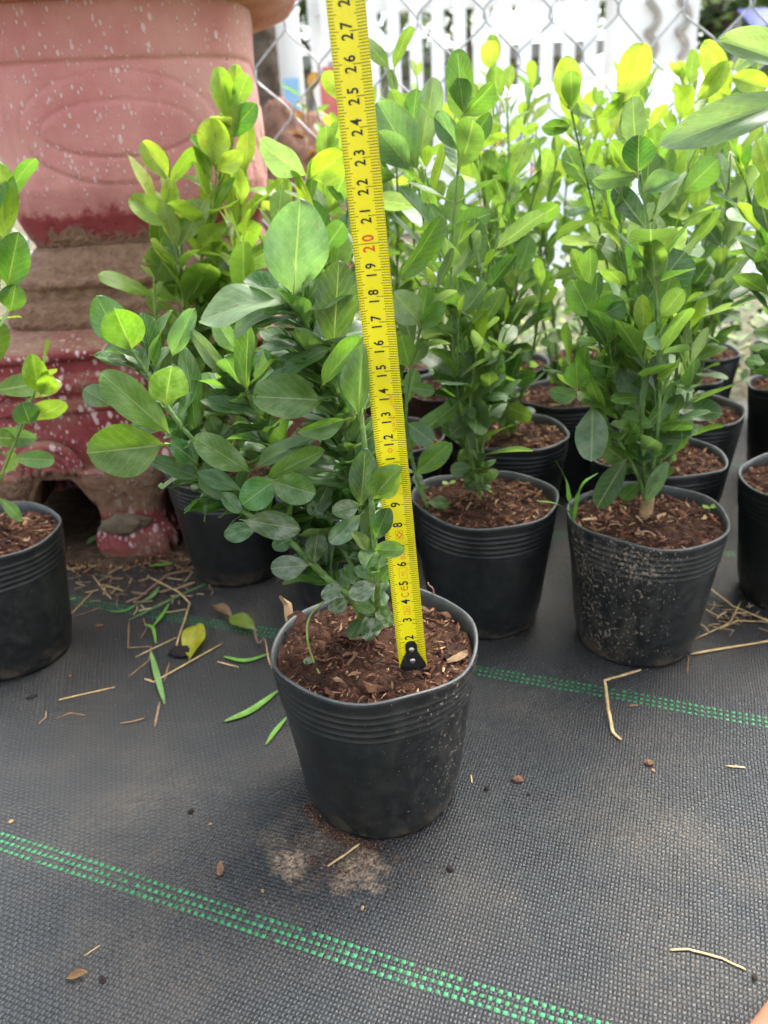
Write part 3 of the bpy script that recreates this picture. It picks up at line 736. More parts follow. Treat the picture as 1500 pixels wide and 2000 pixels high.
def leafy_stem(root, origin, P, r, L=.034, gap=.0165, young=.25, top_young=True, bare=.05, small_to=.26, tone=None, keep=None, dens=1.0, r0=.0014):
    Ls = sum((P[i+1]-P[i]).length for i in range(len(P)-1))
    st = make_stem(root, origin, P, r0, .0006, M_STEM if young < .6 else M_STEMY)
    n = max(4, int(Ls/gap)); az = r.uniform(0, pi)
    for i in range(n+1):
        s = bare+(1-bare)*i/n; s = min(1, s+r.uniform(-.01, .01)); p, tg = path_point(P, max(0, min(1, s)))
        az += pi/2+r.gauss(0, .22)
        last = i == n
        for side in (0, 1):
            if not last and r.random() > .86*dens: continue
            a = az+side*pi+r.gauss(0, .15)
            u = tg.orthogonal().normalized(); v = tg.cross(u); rad = u*cos(a)+v*sin(a)
            small = s < small_to
            l = L*(r.uniform(.30, .52) if small else r.choice((r.uniform(.45, .75), r.uniform(.75, 1.0), r.uniform(.85, 1.2))))*(1-.25*sstep(.85, 1, s))
            e = radians(r.gauss(22, 14) if small else r.gauss(26+22*s, 24))
            if last: e = radians(r.gauss(68, 8))
            d = rad*cos(e)+tg*sin(e); d = d+Vector((0, 0, .12)); nn = -rad*sin(e)+tg*cos(e)
            nn = Matrix.Rotation(r.gauss(0, .62), 3, d.normalized()) @ nn
            base = p+rad*.0016
            if keep and not keep(base+d.normalized()*l, base): continue
            me = r.choice(LR) if (small or r.random() < .10) else r.choice(LV)
            q = r.random()
            yg = top_young and s > 1-young*.55 and r.random() < .35+young*.6
            if yg: c = CYY if (r.random() < young*.55 and s > .8) else CY
            else:
                c = r.choice((CD, CG, CS, CS, CG) if q < .66 else (CB, CP, CB, CS))
                if s > .6 and r.random() < young: c = CS
                if tone: c = tuple(c[k]*.5+tone[k]*.5 for k in range(3))
            leaf_at(st, origin, base, d, nn, l, None, me, c, dust=r.choice((0, .0, .25, .5)) if small else (r.random() < .15)*.2)
    return st
def potted(loc, label, seed, stems, dirt=.2, rot=None, L=.0335, young=.2, tone=None, name='potted_shrub', group='black pots of leafy shrub cuttings', scale=1.0, dens=1.06, gap=.0138, bare=.05):
    r = random.Random(seed); root = empty(name, (loc[0], loc[1], .001)); origin = Vector((loc[0], loc[1], .001))
    tag(root, label, 'potted plant', group)
    p = obj('pot', r.choice(POTS), root); p.rotation_euler.z = r.uniform(0, 6) if rot is None else rot; p.color = (dirt, .62, .55 if rot is not None else 0, 1)
    s = obj('soil', r.choice(SOILS), root); s.rotation_euler.z = r.uniform(0, 6)
    c = obj('bark_mulch', r.choice(CHIPS), root); c.rotation_euler.z = r.uniform(0, 6); c['kind'] = 'stuff'
    mx_, my_ = sum(q[0] for q in stems)/len(stems), sum(q[1] for q in stems)/len(stems)
    if seed != 21:
        tb = Vector((mx_*.6, my_*.6, .0)); mb = MB(); ln = .020 if seed == 5 else .012; rw = .0046 if seed == 5 else .0030
        mb.tube([tb+Vector((-.001, 0, .086)), tb+Vector((0, 0, .093)), tb+Vector((.0006, 0, .093+ln*.6)), tb+Vector((.0014, 0, .093+ln))], [rw*1.25, rw, rw*.92, rw*.7], 9)
        obj('trunk', mb.me('trunk', M_WOOD, True), root)
    for k, (bx, by, top) in enumerate(stems):
        far_ = sqrt((bx-mx_)**2+(by-my_)**2) > .02 or seed == 21
        b = Vector((loc[0]+(bx if far_ else mx_*.6+(bx-mx_)*.22), loc[1]+(by if far_ else my_*.6+(by-my_)*.22), .090 if far_ else .096+(.010 if seed == 5 else .0))); P = stem_path(b, top, r)
        leafy_stem(root, origin, P, r, L=L, young=young, tone=tone, dens=dens, gap=gap, bare=bare)
    return root
def tops(loc, r, n, zlo, zhi, spread=.045):
    out = []
    for i in range(n):
        a = 2*pi*i/n+r.uniform(-.5, .5); q = r.uniform(.3, 1)*spread
        out.append((.012*cos(a)*r.random(), .012*sin(a)*r.random(), Vector((loc[0]+q*cos(a), loc[1]+q*sin(a), r.uniform(zlo, zhi)))))
    return out
def P(px, py, y): return aty(px, py, y)
RT = random.Random(77)
A_, B_, C_, D_, E_, F_, G_, H_, I_ = (-.128,.602), (-.030,.543), (.072,.506), (.114,.644), (.174,.464), (.219,.572), (.283,.684), (.313,.800), (.312,.508)
potted(A_, 'pot of bright yellow-green shoots between the big red planter and the tape', 1,
       [(-.005,0,P(455,215,.60)),(-.012,0,P(330,360,.585)),(.002,.006,P(425,340,.59)),(-.006,-.008,P(350,480,.575)),(.008,.0,P(480,330,.62)),(.0,.01,P(395,440,.60)),(.012,-.004,P(470,470,.585))], .15, young=.75, tone=(.13,.25,.02), L=.043)
potted(B_, 'pot half hidden directly behind the measured pot', 2,
       [(-.004,0,P(600,360,.52)),(.01,.004,P(690,330,.55)),(-.01,.004,P(540,450,.54)),(.0,.012,P(640,300,.58)),(.0,-.006,P(645,520,.52))], .25, young=.25)
potted(C_, 'pot just right of the tape with a thin two-legged stem', 3,
       [(0,-.002,P(905,235,.49)),(.004,.006,P(1000,350,.52)),(-.040,-.006,P(850,560,.47)),(.0,.008,P(830,330,.52)),(-.004,.006,P(940,520,.50)),(-.01,.01,P(800,240,.54)),(0,0,P(930,690,.49)),(-.002,0,P(895,620,.485)),(.003,0,P(990,640,.50))], .22, young=.15)
potted(D_, 'pot behind the one beside the tape, small round leaves at its stem foot', 4,
       [(-.02,-.008,P(880,420,.62)),(.0,0,P(990,180,.66)),(.006,.004,P(1060,330,.64)),(-.006,.004,P(930,260,.66)),(.002,-.004,P(1010,540,.61)),(.002,0,P(1060,560,.63)),(-.01,0,P(930,620,.61))], .15, young=.3)
potted(E_, 'mud-spattered pot at the front of the crowded rows with a thick tan stem', 5,
       [(.0,-.002,P(1245,300,.45)),(-.004,.004,P(1150,560,.45)),(-.003,0,P(1210,440,.46)),(.006,.004,P(1310,470,.47)),(.004,0,P(1270,520,.44)),(-.006,.002,P(1115,730,.44)),(-.004,-.002,P(1185,650,.44)),(.006,0,P(1335,650,.455)),(.002,-.004,P(1262,660,.43)),(0,.006,P(1230,600,.48))], 1.15, young=.1, rot=0, bare=.17)
potted(F_, 'pot right behind the mud-spattered one with green legs rising at its right', 6,
       [(.012,-.006,P(1345,330,.56)),(.008,0,P(1240,210,.58)),(.0,.004,P(1115,215,.58)),(.012,.004,P(1300,250,.60)),(.014,-.004,P(1330,560,.56)),(-.004,.0,P(1180,380,.57))], .1, young=.35)
potted(G_, 'pot third back in the diagonal row behind the mud-spattered one', 7, tops(G_, RT, 5, .30, .36), .1, young=.35)
potted(H_, 'pot fourth back in the diagonal row behind the mud-spattered one', 8, tops(H_, RT, 4, .32, .38), .1, young=.45)
potted(I_, 'pot cut by the right edge of the photo next to the straw bundle', 9,
       [(.01,.0,P(1520,330,.50)),(.02,.01,P(1580,300,.5)),(.0,.012,P(1470,420,.53)),(.004,.006,P(1500,520,.52)),(.0,.004,P(1450,330,.55))], .05, young=.25)
for k, (x, y, lab, zl, zh, n) in enumerate((
    (.393,.612,'pot mostly outside the right edge, second from the straw bundle',.29,.36,5),
    (.424,.742,'right-hand pot with two fallen pale leaves on its soil',.28,.34,4),
    (.500,.905,'rearmost pot at the right edge under bright ground leaves',.30,.37,5),
    (.006,.655,'pot hidden by the tape between the two nearer rows',.32,.38,5),
    (.183,.752,'pot whose rim shows in the gap between the two tallest bushes',.32,.38,5),
    (.080,.800,'pot deep in the shade behind the tape row',.34,.40,5),
    (-.052,.715,'pot behind the half hidden pot, beside the red planter',.25,.29,3),
    (.255,.905,'back-row pot below the palest yellow leaf tips',.34,.40,5),
    (.150,.890,'back-row pot behind the gap between the two tallest bushes',.34,.39,5),
    (.375,.900,'back-row pot beside the rearmost right edge pot',.34,.40,4),
    (.015,.920,'back-row pot closest to the wire mesh behind the tape',.35,.40,4),
    (.55,.78,'outer pot whose leaves lean in at the right edge',.31,.37,5),
    (.500,.640,'outermost pot beyond the right edge behind the straw bundle',.28,.35,5))):
    potted((x, y), lab, 30+k, tops((x, y), RT, n, zl, zh, .05), .08, young=.55 if y > .7 else .4, dens=1.0, gap=.0155, tone=(.16,.27,.05) if y > .7 else None)  # rear rows: backlit brightness put into a paler leaf tone
LEFT = (-.278,.487)
potted(LEFT, 'grey dusty pot cut by the left edge in front of the red planter', 21,
       [(-.02,.01,P(5,400,.47)),(-.022,.004,P(-30,430,.46)),(-.004,.0,P(78,740,.475))], .45, young=.6, tone=(.12,.24,.03), L=.036, gap=.021, dens=.8, bare=.30)
#@@PART2
# ------------------------------------------------------------------ the measured plant
HX, HY = -.0085, .3325
HO = Vector((HX, HY, .001))
def hero():
    r = random.Random(5); root = empty('potted_shrub', HO)
    tag(root, 'bushy shrub in the foreground pot with the yellow tape stuck in its soil', 'potted plant', 'black pots of leafy shrub cuttings')
    p = obj('pot', pot_mesh(33, .0518, .0405, .0965, 1.35), root); p.color = (1.0, .955, 1, 1); p.rotation_euler.z = 0
    me = soil_mesh(9, .0498, .0885, .0030); obj('soil', me, root)
    c = obj('bark_mulch', chips_mesh('bark_mulch', 51, 1500, .0485, .0892, .0009, .0046), root); c['kind'] = 'stuff'
    # single chips one can pick out
    cr = random.Random(8); shapes = []
    for i in range(9):
        L = 1.0; V, F = chip_shape(cr, 1, cr.uniform(.18, .5), cr.uniform(.08, .2)); shapes.append(mesh_from('bark_chip', V, F, M_CHIP))
    for i in range(230):
        q = .0475*sqrt(cr.random()); a = cr.uniform(0, 2*pi); L = .003+.0085*cr.random()**2.4
        o = obj('bark_chip', cr.choice(shapes), root, (q*cos(a), q*sin(a), .0905+.004*(1-(q/.05)**2)+cr.uniform(0, .0022)))
        o.rotation_euler = (cr.gauss(0, .4), cr.gauss(0, .28), cr.uniform(0, 6.3)); o.scale = (L, L, L)
    for (px, py, L, az, el, sc) in ((1205-650, 1195, .018, 2.0, -.9, 1.5), (575, 1215, .013, 1.2, -.7, 1.6), (893, 1285, .014, .6, .1, 1.0), (880, 1272, .015, .9, .1, 1.1), (735, 1340, .014, -.3, 0, 1), (676, 1292, .006, .2, 0, 2.2), (615, 1330, .013, 2.6, 0, .9), (828, 1305, .008, .3, .2, 1.6)):
        w = atz(px, py, .0935)-HO; o = obj('bark_chip', cr.choice(shapes), root, w); o.rotation_euler = (0, el, az); o.scale = (L, L*sc, L)
    S = {}
    base = atz(726, 1228, .0925)
    def stem(k, pts, r0, r1, mat=M_STEM):
        Q = smooth_path([q if isinstance(q, Vector) else aty(*q) for q in pts], 5); S[k] = make_stem(root, HO, Q, r0, r1, mat); S[k+'p'] = Q
    bl = base+Vector((-.002, 0, -.004)); br = base+Vector((.003, 0, -.004))
    stem('a', [bl, (690, 1172, .331), (640, 1130, .331), (570, 1060, .333), (505, 1018, .338), (440, 972, .345), (395, 935, .35), (345, 880, .35)], .0021, .0010)
    stem('b', [bl+Vector((.001, .002, 0)), (695, 1120, .338), (662, 1060, .343), (620, 1000, .346), (560, 910, .352), (505, 820, .356), (470, 740, .36)], .0018, .0010)
    stem('c', [base+Vector((.001, .004, -.004)), (712, 1120, .338), (690, 980, .342), (660, 850, .340), (632, 755, .335), (600, 640, .331), (576, 582, .328)], .0018, .0010)
    stem('d', [br, (737, 1160, .322), (733, 1090, .316), (728, 1020, .312), (722, 950, .312), (712, 870, .314), (703, 790, .317), (698, 720, .318)], .0017, .0009)
    stem('e', [br+Vector((.001, .004, 0)), (715, 1080, .335), (700, 960, .337), (680, 860, .336), (664, 760, .333), (652, 682, .331)], .0016, .0009)
    stem('f', [(440, 972, .345), (410, 900, .347), (360, 840, .346), (325, 792, .345), (292, 735, .346), (258, 684, .347)], .0014, .0008)
    stem('g', [(395, 935, .35), (370, 895, .343), (345, 877, .338), (322, 867, .335)], .0012, .0009, M_STEMY)
    stem('h', [(640, 1130, .331), (612, 1105, .327), (603, 1100, .326)], .0008, .0006)
    stem('i', [(505, 820, .356), (492, 790, .35), (482, 760, .347)], .0011, .0008)
    bl2 = make_stem(root, HO, [base+Vector((.001, .001, -.006)), base+Vector((.0, 0, .004)), base+Vector((-.002, 0, .012))], .0042, .0022, M_WOOD)
    # (stem, base px, tip px, width px, y base, y tip, roll deg, kind, colour, dust)
    T = [
     ('c',(573,580),(586,392),137,.327,.318,0,'flat',CB,.12),
     ('c',(572,581),(382,598),74,.327,.322,-52,'droop',CP,.1),
     ('c',(568,586),(440,628),52,.329,.330,-48,'droop',CB,.1),
     ('e',(650,684),(664,514),92,.330,.326,8,'flat',CD,0),
     ('e',(632,782),(496,772),97,.323,.313,10,'fold',CG,.15),
     ('e',(648,680),(546,716),40,.326,.321,-35,'droop',CD,0),
     ('e',(630,752),(700,658),46,.318,.312,30,'fold',CS,0),
     ('d',(700,812),(707,674),62,.309,.309,-20,'fold',CS,0),
     ('d',(690,812),(676,690),50,.314,.318,12,'flat',CD,0),
     ('f',(240,682),(190,578),76,.352,.350,10,'flat',CG,0),
     ('f',(258,684),(220,594),92,.345,.336,0,'up',(.115,.20,.022),0),
     ('f',(300,722),(277,610),40,.352,.356,25,'fold',CD,0),
     ('f',(335,698),(376,603),46,.356,.352,-20,'flat',CB,.1),
     ('f',(270,700),(208,697),26,.352,.350,-40,'flat',CB,.1),
     ('f',(322,794),(336,696),80,.340,.326,5,'up',(.10,.18,.05),.4),
     ('f',(330,846),(204,730),80,.340,.330,8,'flat',CS,.08),
     ('g',(322,868),(172,886),114,.333,.318,-5,'fold',(.115,.20,.022),0),
     ('f',(216,792),(164,758),50,.346,.345,15,'flat',CB,.1),
     ('f',(384,852),(364,676),48,.355,.362,20,'flat',CD,0),
     ('b',(450,738),(372,646),36,.352,.348,-15,'flat',CB,.15),
     ('b',(466,692),(416,622),44,.356,.354,-15,'flat',CB,.15),
     ('i',(482,762),(479,634),44,.345,.340,30,'fold',CG,0),
     ('b',(512,817),(398,772),34,.347,.340,-40,'droop',CD,0),
     ('a',(486,921),(387,856),66,.332,.322,8,'flat',CG,0),
     ('a',(388,908),(338,862),50,.338,.334,20,'flat',CD,0),
     ('b',(425,855),(410,812),38,.350,.350,10,'flat',CG,0),
     ('a',(392,936),(296,892),44,.343,.340,-30,'flat',CB,.1),
     ('a',(472,958),(386,922),38,.338,.334,-30,'flat',CB,.15),
     ('b',(494,916),(598,848),40,.335,.326,-25,'droop',CB,.15),
     ('c',(678,818),(584,846),42,.316,.310,-20,'fold',CS,0),
     ('b',(522,936),(627,877),40,.326,.318,-25,'fold',CS,0),
     ('a',(540,936),(472,986),72,.316,.310,0,'flat',CG,.1),
     ('b',(534,940),(613,966),70,.315,.308,10,'fold',CG,.1),
     ('a',(476,1016),(582,1034),62,.320,.312,5,'flat',CD,.45),
     ('a',(503,1026),(438,1050),44,.330,.326,-15,'flat',CB,.25),
     ('h',(603,1104),(532,1110),54,.322,.316,0,'flat',CB,.35),
     ('b',(612,1102),(622,1037),47,.328,.330,10,'flat',CD,0),
     ('a',(570,1052),(532,1070),36,.326,.323,0,'flat',CD,.1),
     ('d',(705,988),(714,878),62,.309,.309,5,'flat',CD,0),
     ('d',(733,966),(782,912),50,.305,.301,-25,'fold',CG,0),
     ('d',(730,976),(778,926),44,.308,.305,20,'fold',CY,0),
     ('d',(705,986),(650,1000),42,.317,.313,-10,'flat',CB,.5),
     ('d',(706,1004),(644,1062),46,.320,.316,-5,'fold',CB,.55),
     ('d',(732,1054),(757,996),46,.309,.306,0,'flat',CD,0),
     ('d',(724,1076),(690,1040),28,.313,.311,20,'fold',CS,0),
     ('d',(732,1074),(787,1073),38,.309,.301,-15,'fold',CS,.1),
     ('c',(612,1002),(642,952),44,.335,.334,15,'flat',CD,.1),
     ('c',(640,985),(600,1000),34,.336,.333,-20,'flat',CB,.3),
     ('d',(735,1140),(683,1166),44,.314,.309,0,'flat',CB,.75),
     ('c',(690,1176),(732,1192),32,.322,.318,-15,'flat',CG,.2),
     ('a',(680,1172),(642,1192),34,.325,.320,0,'flat',CD,.4),
     ('a',(669,1142),(629,1168),36,.327,.322,0,'flat',CB,.75),
     ('d',(732,1196),(768,1216),36,.322,.317,0,'flat',CG,.6),
     ('d',(738,1138),(763,1108),34,.318,.316,0,'flat',CG,.1),
     ('d',(722,1128),(695,1108),26,.317,.315,10,'flat',CB,.2),
     ('c',(700,1135),(672,1105),26,.328,.328,10,'flat',CD,.1),
     ('e',(640,690),(540,660),48,.342,.345,-20,'flat',CG,0),
     ('e',(610,700),(520,640),40,.348,.350,20,'fold',CG,0),
     ('c',(560,745),(520,650),44,.352,.356,10,'flat',CG,0),
     ('c',(545,735),(580,650),34,.356,.358,-20,'flat',CS,0),
     ('e',(690,905),(740,815),42,.330,.335,20,'fold',CB,.1),
     ('b',(590,905),(660,905),36,.342,.340,-30,'droop',CB,.2),
     ('b',(600,930),(680,900),30,.345,.345,-40,'droop',CG,.1),
     ('a',(430,960),(470,1000),34,.338,.334,-10,'flat',CB,.3),
     ('f',(395,905),(440,830),40,.348,.350,15,'flat',CG,0),
     ('f',(330,795),(255,830),34,.352,.352,-30,'flat',CB,.1),
    ]
    for (k, b, t_, w, yb, yt, roll, kind, colr, dust) in T:
        B, Tt = aty(b[0], b[1], yb), aty(t_[0], t_[1], yt); d = Tt-B; L = d.length
        mid = (B+Tt)/2; c0 = Vector((0, 0, CAMZ))-mid
        n0 = c0-d*(c0.dot(d)/d.dot(d)); n0.normalize()
        n = Matrix.Rotation(radians(roll), 3, d.normalized()) @ n0
        if abs(roll) > 25:                       # keep the upper face skyward on strongly turned leaves
            n2 = Matrix.Rotation(radians(-roll), 3, d.normalized()) @ n0
            if n2.z > n.z: n = n2
        W = .90*w*zdepth(mid)/FPX/max(.55, cos(radians(roll)))
        leaf_at(S[k], HO, B, d, n, L, W, r.choice(LH[kind]), tuple(q*r.uniform(.85, 1.12) for q in colr), dust=max(dust, r.choice((0, .1, .2))))
    # small dusty leaves low on the stems
    for k, n in (('b', 10), ('c', 10), ('d', 8), ('e', 10), ('a', 5)):
        Q = S[k+'p']
        for i in range(n):
            s = r.uniform(.06, .42); p_, tg = path_point(Q, s); a = r.uniform(0, 2*pi); u = tg.orthogonal().normalized(); v = tg.cross(u); rad = u*cos(a)+v*sin(a); e = radians(r.gauss(25, 15))
            d = rad*cos(e)+tg*sin(e); l = r.uniform(.008, .016)
            if (p_+d*l).y < .3165 and (p_+d*l).x > -.006: continue
            leaf_at(S[k], HO, p_, d, -rad*sin(e)+tg*cos(e)+Vector((0, -.5, .2)), l, l*r.uniform(.55, .75), r.choice(LH['flat']+LH['fold']), r.choice((CD, CG, CB, CB)), dust=r.choice((.1, .3, .6)))
    # the fuller back of the bush
    def behind(tip, b): return tip.y > .321 and b.y > .316
    for k, n in (('b', 130), ('c', 100), ('f', 46), ('a', 80), ('e', 70)):
        Q = S[k+'p']
        for i in range(n):
            s = r.uniform(.22, .97); p_, tg = path_point(Q, s); a = r.uniform(0, 2*pi)
            u = tg.orthogonal().normalized(); v = tg.cross(u); rad = u*cos(a)+v*sin(a); e = radians(r.gauss(35, 18))
            d = rad*cos(e)+tg*sin(e)+Vector((0, .15, .15)); l = r.choice((r.uniform(.012, .02), r.uniform(.018, .034)))
            if not behind(p_+d.normalized()*l, p_) or (k == 'f' and (p_+d.normalized()*l).y < .352) or (k == 'a' and (p_+d.normalized()*l).y < .335): continue
            nn = -rad*sin(e)+tg*cos(e)+Vector((0, -.3, .3)); leaf_at(S[k], HO, p_, d, nn, l, l*r.uniform(.38, .5), r.choice(LH[r.choice(('flat', 'fold', 'droop'))]), r.choice((CD, CG, CB, CG)), dust=r.choice((0, .1, .3)))
hero()
# (the shrubs behind carry a few single outstanding leaves)
def stems_of(word):
    for o in COL.objects:
        if o.parent is None and word in o.get('label', ''):
            return o, [c for c in o.children if c.name.startswith('stem')]
def accent(word, k, rows):
    root, st = stems_of(word); o = Vector(root.location)
    for (b, t_, w, yb, yt, roll, kind, colr) in rows:
        B, Tt = aty(b[0], b[1], yb), aty(t_[0], t_[1], yt); d = Tt-B; mid = (B+Tt)/2; c0 = Vector((0, 0, CAMZ))-mid
        n0 = (c0-d*(c0.dot(d)/d.dot(d))).normalized(); n = Matrix.Rotation(radians(roll), 3, d.normalized()) @ n0
        leaf_at(st[k], o, B, d, n, d.length, w*zdepth(mid)/FPX/max(.55, cos(radians(roll))), LH[kind][int(b[0]) % 4], colr)
accent('thin two-legged', 0, [((905,222),(893,98),54,.485,.478,0,'flat',CG),((906,224),(965,164),40,.485,.478,35,'fold',CS),((905,300),(850,225),40,.49,.485,-20,'droop',CB),((903,300),(960,220),34,.49,.49,20,'fold',CG)])
accent('thin two-legged', 2, [((812,925),(877,868),46,.455,.448,0,'flat',CG),((822,634),(770,572),62,.465,.46,0,'flat',CP),((822,640),(862,590),38,.465,.46,20,'fold',CG),((780,545),(865,428),44,.46,.45,30,'fold',CG)])
accent('thin two-legged', 5, [((815,330),(738,200),86,.52,.515,0,'flat',CB),((820,300),(850,150),50,.53,.53,10,'fold',CP),((800,330),(742,250),62,.515,.51,-20,'up',CB)])
accent('half hidden directly', 0, [((605,345),(502,290),52,.515,.51,-45,'flat',CP),((606,350),(675,295),66,.512,.505,15,'up',CY),((640,500),(600,390),60,.53,.53,0,'flat',CG)])
accent('right behind the mud', 1, [((1212,206),(1258,84),64,.575,.57,0,'up',CYY),((1165,235),(1222,190),26,.58,.575,30,'fold',CY),((1165,235),(1110,205),26,.58,.58,30,'fold',CP)])
accent('right behind the mud', 2, [((1114,206),(1104,110),54,.58,.575,0,'flat',CYY),((1114,245),(1060,250),30,.58,.575,-30,'droop',CG)])
accent('thick tan stem', 0, [((1246,338),(1248,262),64,.445,.442,0,'up',CD),((1246,340),(1160,355),34,.445,.44,-40,'droop',CB),((1246,380),(1330,345),40,.445,.44,-30,'fold',CB),((1250,352),(1210,270),44,.46,.46,10,'flat',CB)])
accent('thick tan stem', 1, [((1155,620),(1120,552),60,.44,.435,0,'flat',CG),((1160,625),(1220,590),60,.44,.435,0,'fold',CG)])
accent('thick tan stem', 5, [((1128,760),(1125,703),50,.43,.425,0,'up',CG),((1130,775),(1075,765),34,.43,.425,-35,'flat',CB),((1260,985),(1300,905),30,.445,.44,0,'flat',CB)])
accent('third back in the diagonal', 0, [((1425,190),(1378,86),48,.66,.65,0,'flat',CYY),((1362,196),(1422,120),40,.66,.65,10,'fold',CYY),((1425,150),(1500,170),44,.66,.65,-10,'fold',CYY),((1430,140),(1480,95),30,.67,.67,10,'flat',CP)])
accent('cut by the right edge of the photo next', 0, [((1600,180),(1312,262),74,.40,.385,20,'droop',(.16,.24,.13)),((1600,150),(1414,72),60,.40,.39,30,'fold',CP)])
accent('between the big red planter', 0, [((452,240),(425,130),48,.60,.595,0,'fold',CY),((455,240),(462,126),44,.605,.60,0,'flat',CY),((440,270),(500,205),44,.6,.595,10,'flat',CG)])
accent('between the big red planter', 1, [((330,350),(278,275),46,.58,.575,0,'up',CYY),((345,440),(252,385),52,.575,.57,5,'fold',CY),((335,420),(330,350),36,.575,.57,0,'flat',CYY)])
accent('between the big red planter', 2, [((420,325),(415,228),64,.58,.575,0,'up',CYY),((425,335),(470,298),40,.575,.57,15,'fold',CYY),((412,355),(385,262),30,.58,.578,10,'flat',CY)])
accent('grey dusty pot', 0, [((8,470),(0,320),62,.465,.46,0,'flat',CY),((14,560),(36,455),66,.46,.455,0,'fold',CG),((20,610),(30,560),48,.46,.455,0,'flat',CG)])
accent('grey dusty pot', 2, [((78,768),(62,692),48,.47,.465,0,'fold',CY),((80,770),(104,728),40,.465,.46,10,'up',CY),((60,830),(45,790),50,.475,.47,0,'flat',CD)])
# ------------------------------------------------------------------ wire mesh fence right behind the pots
def chain_link():
    root = empty('wire_mesh_fence', (0, 1.10, -.01)); tag(root, 'galvanised diamond wire mesh fence behind the rows of pots', 'fence')
    m = plain('galvanised_wire', (.42, .43, .44), .42, .5, .25, 90, metal=.6)
    hx, hz = .0203, .047; r = random.Random(3)
    for i in range(-26, 38):
        P = []; x0 = i*2*hx+.012
        k = 0; z = 0.0; sgn = 1 if i % 2 else -1
        while z < 1.05:
            jx, jz = r.uniform(-.003, .003), r.uniform(-.003, .003); x = x0+sgn*(hx+.0008)
            yy = .0022*(1 if sgn > 0 else -1)
            P += [(x-sgn*.005+jx, yy*.2, z-.010+jz), (x+jx, -yy, z-.004+jz), (x+jx, yy, z+.004+jz), (x-sgn*.005+jx, yy*.2, z+.010+jz)]
            z += 2*hz*.5*1.0+hz*0.0; sgn = -sgn; 
        mb = MB(); mb.tube([Vector(p)+Vector((0, 0, .012)) for p in P], .0013, 6)
        obj('wire', mb.me('wire', m, True), root)
chain_link()
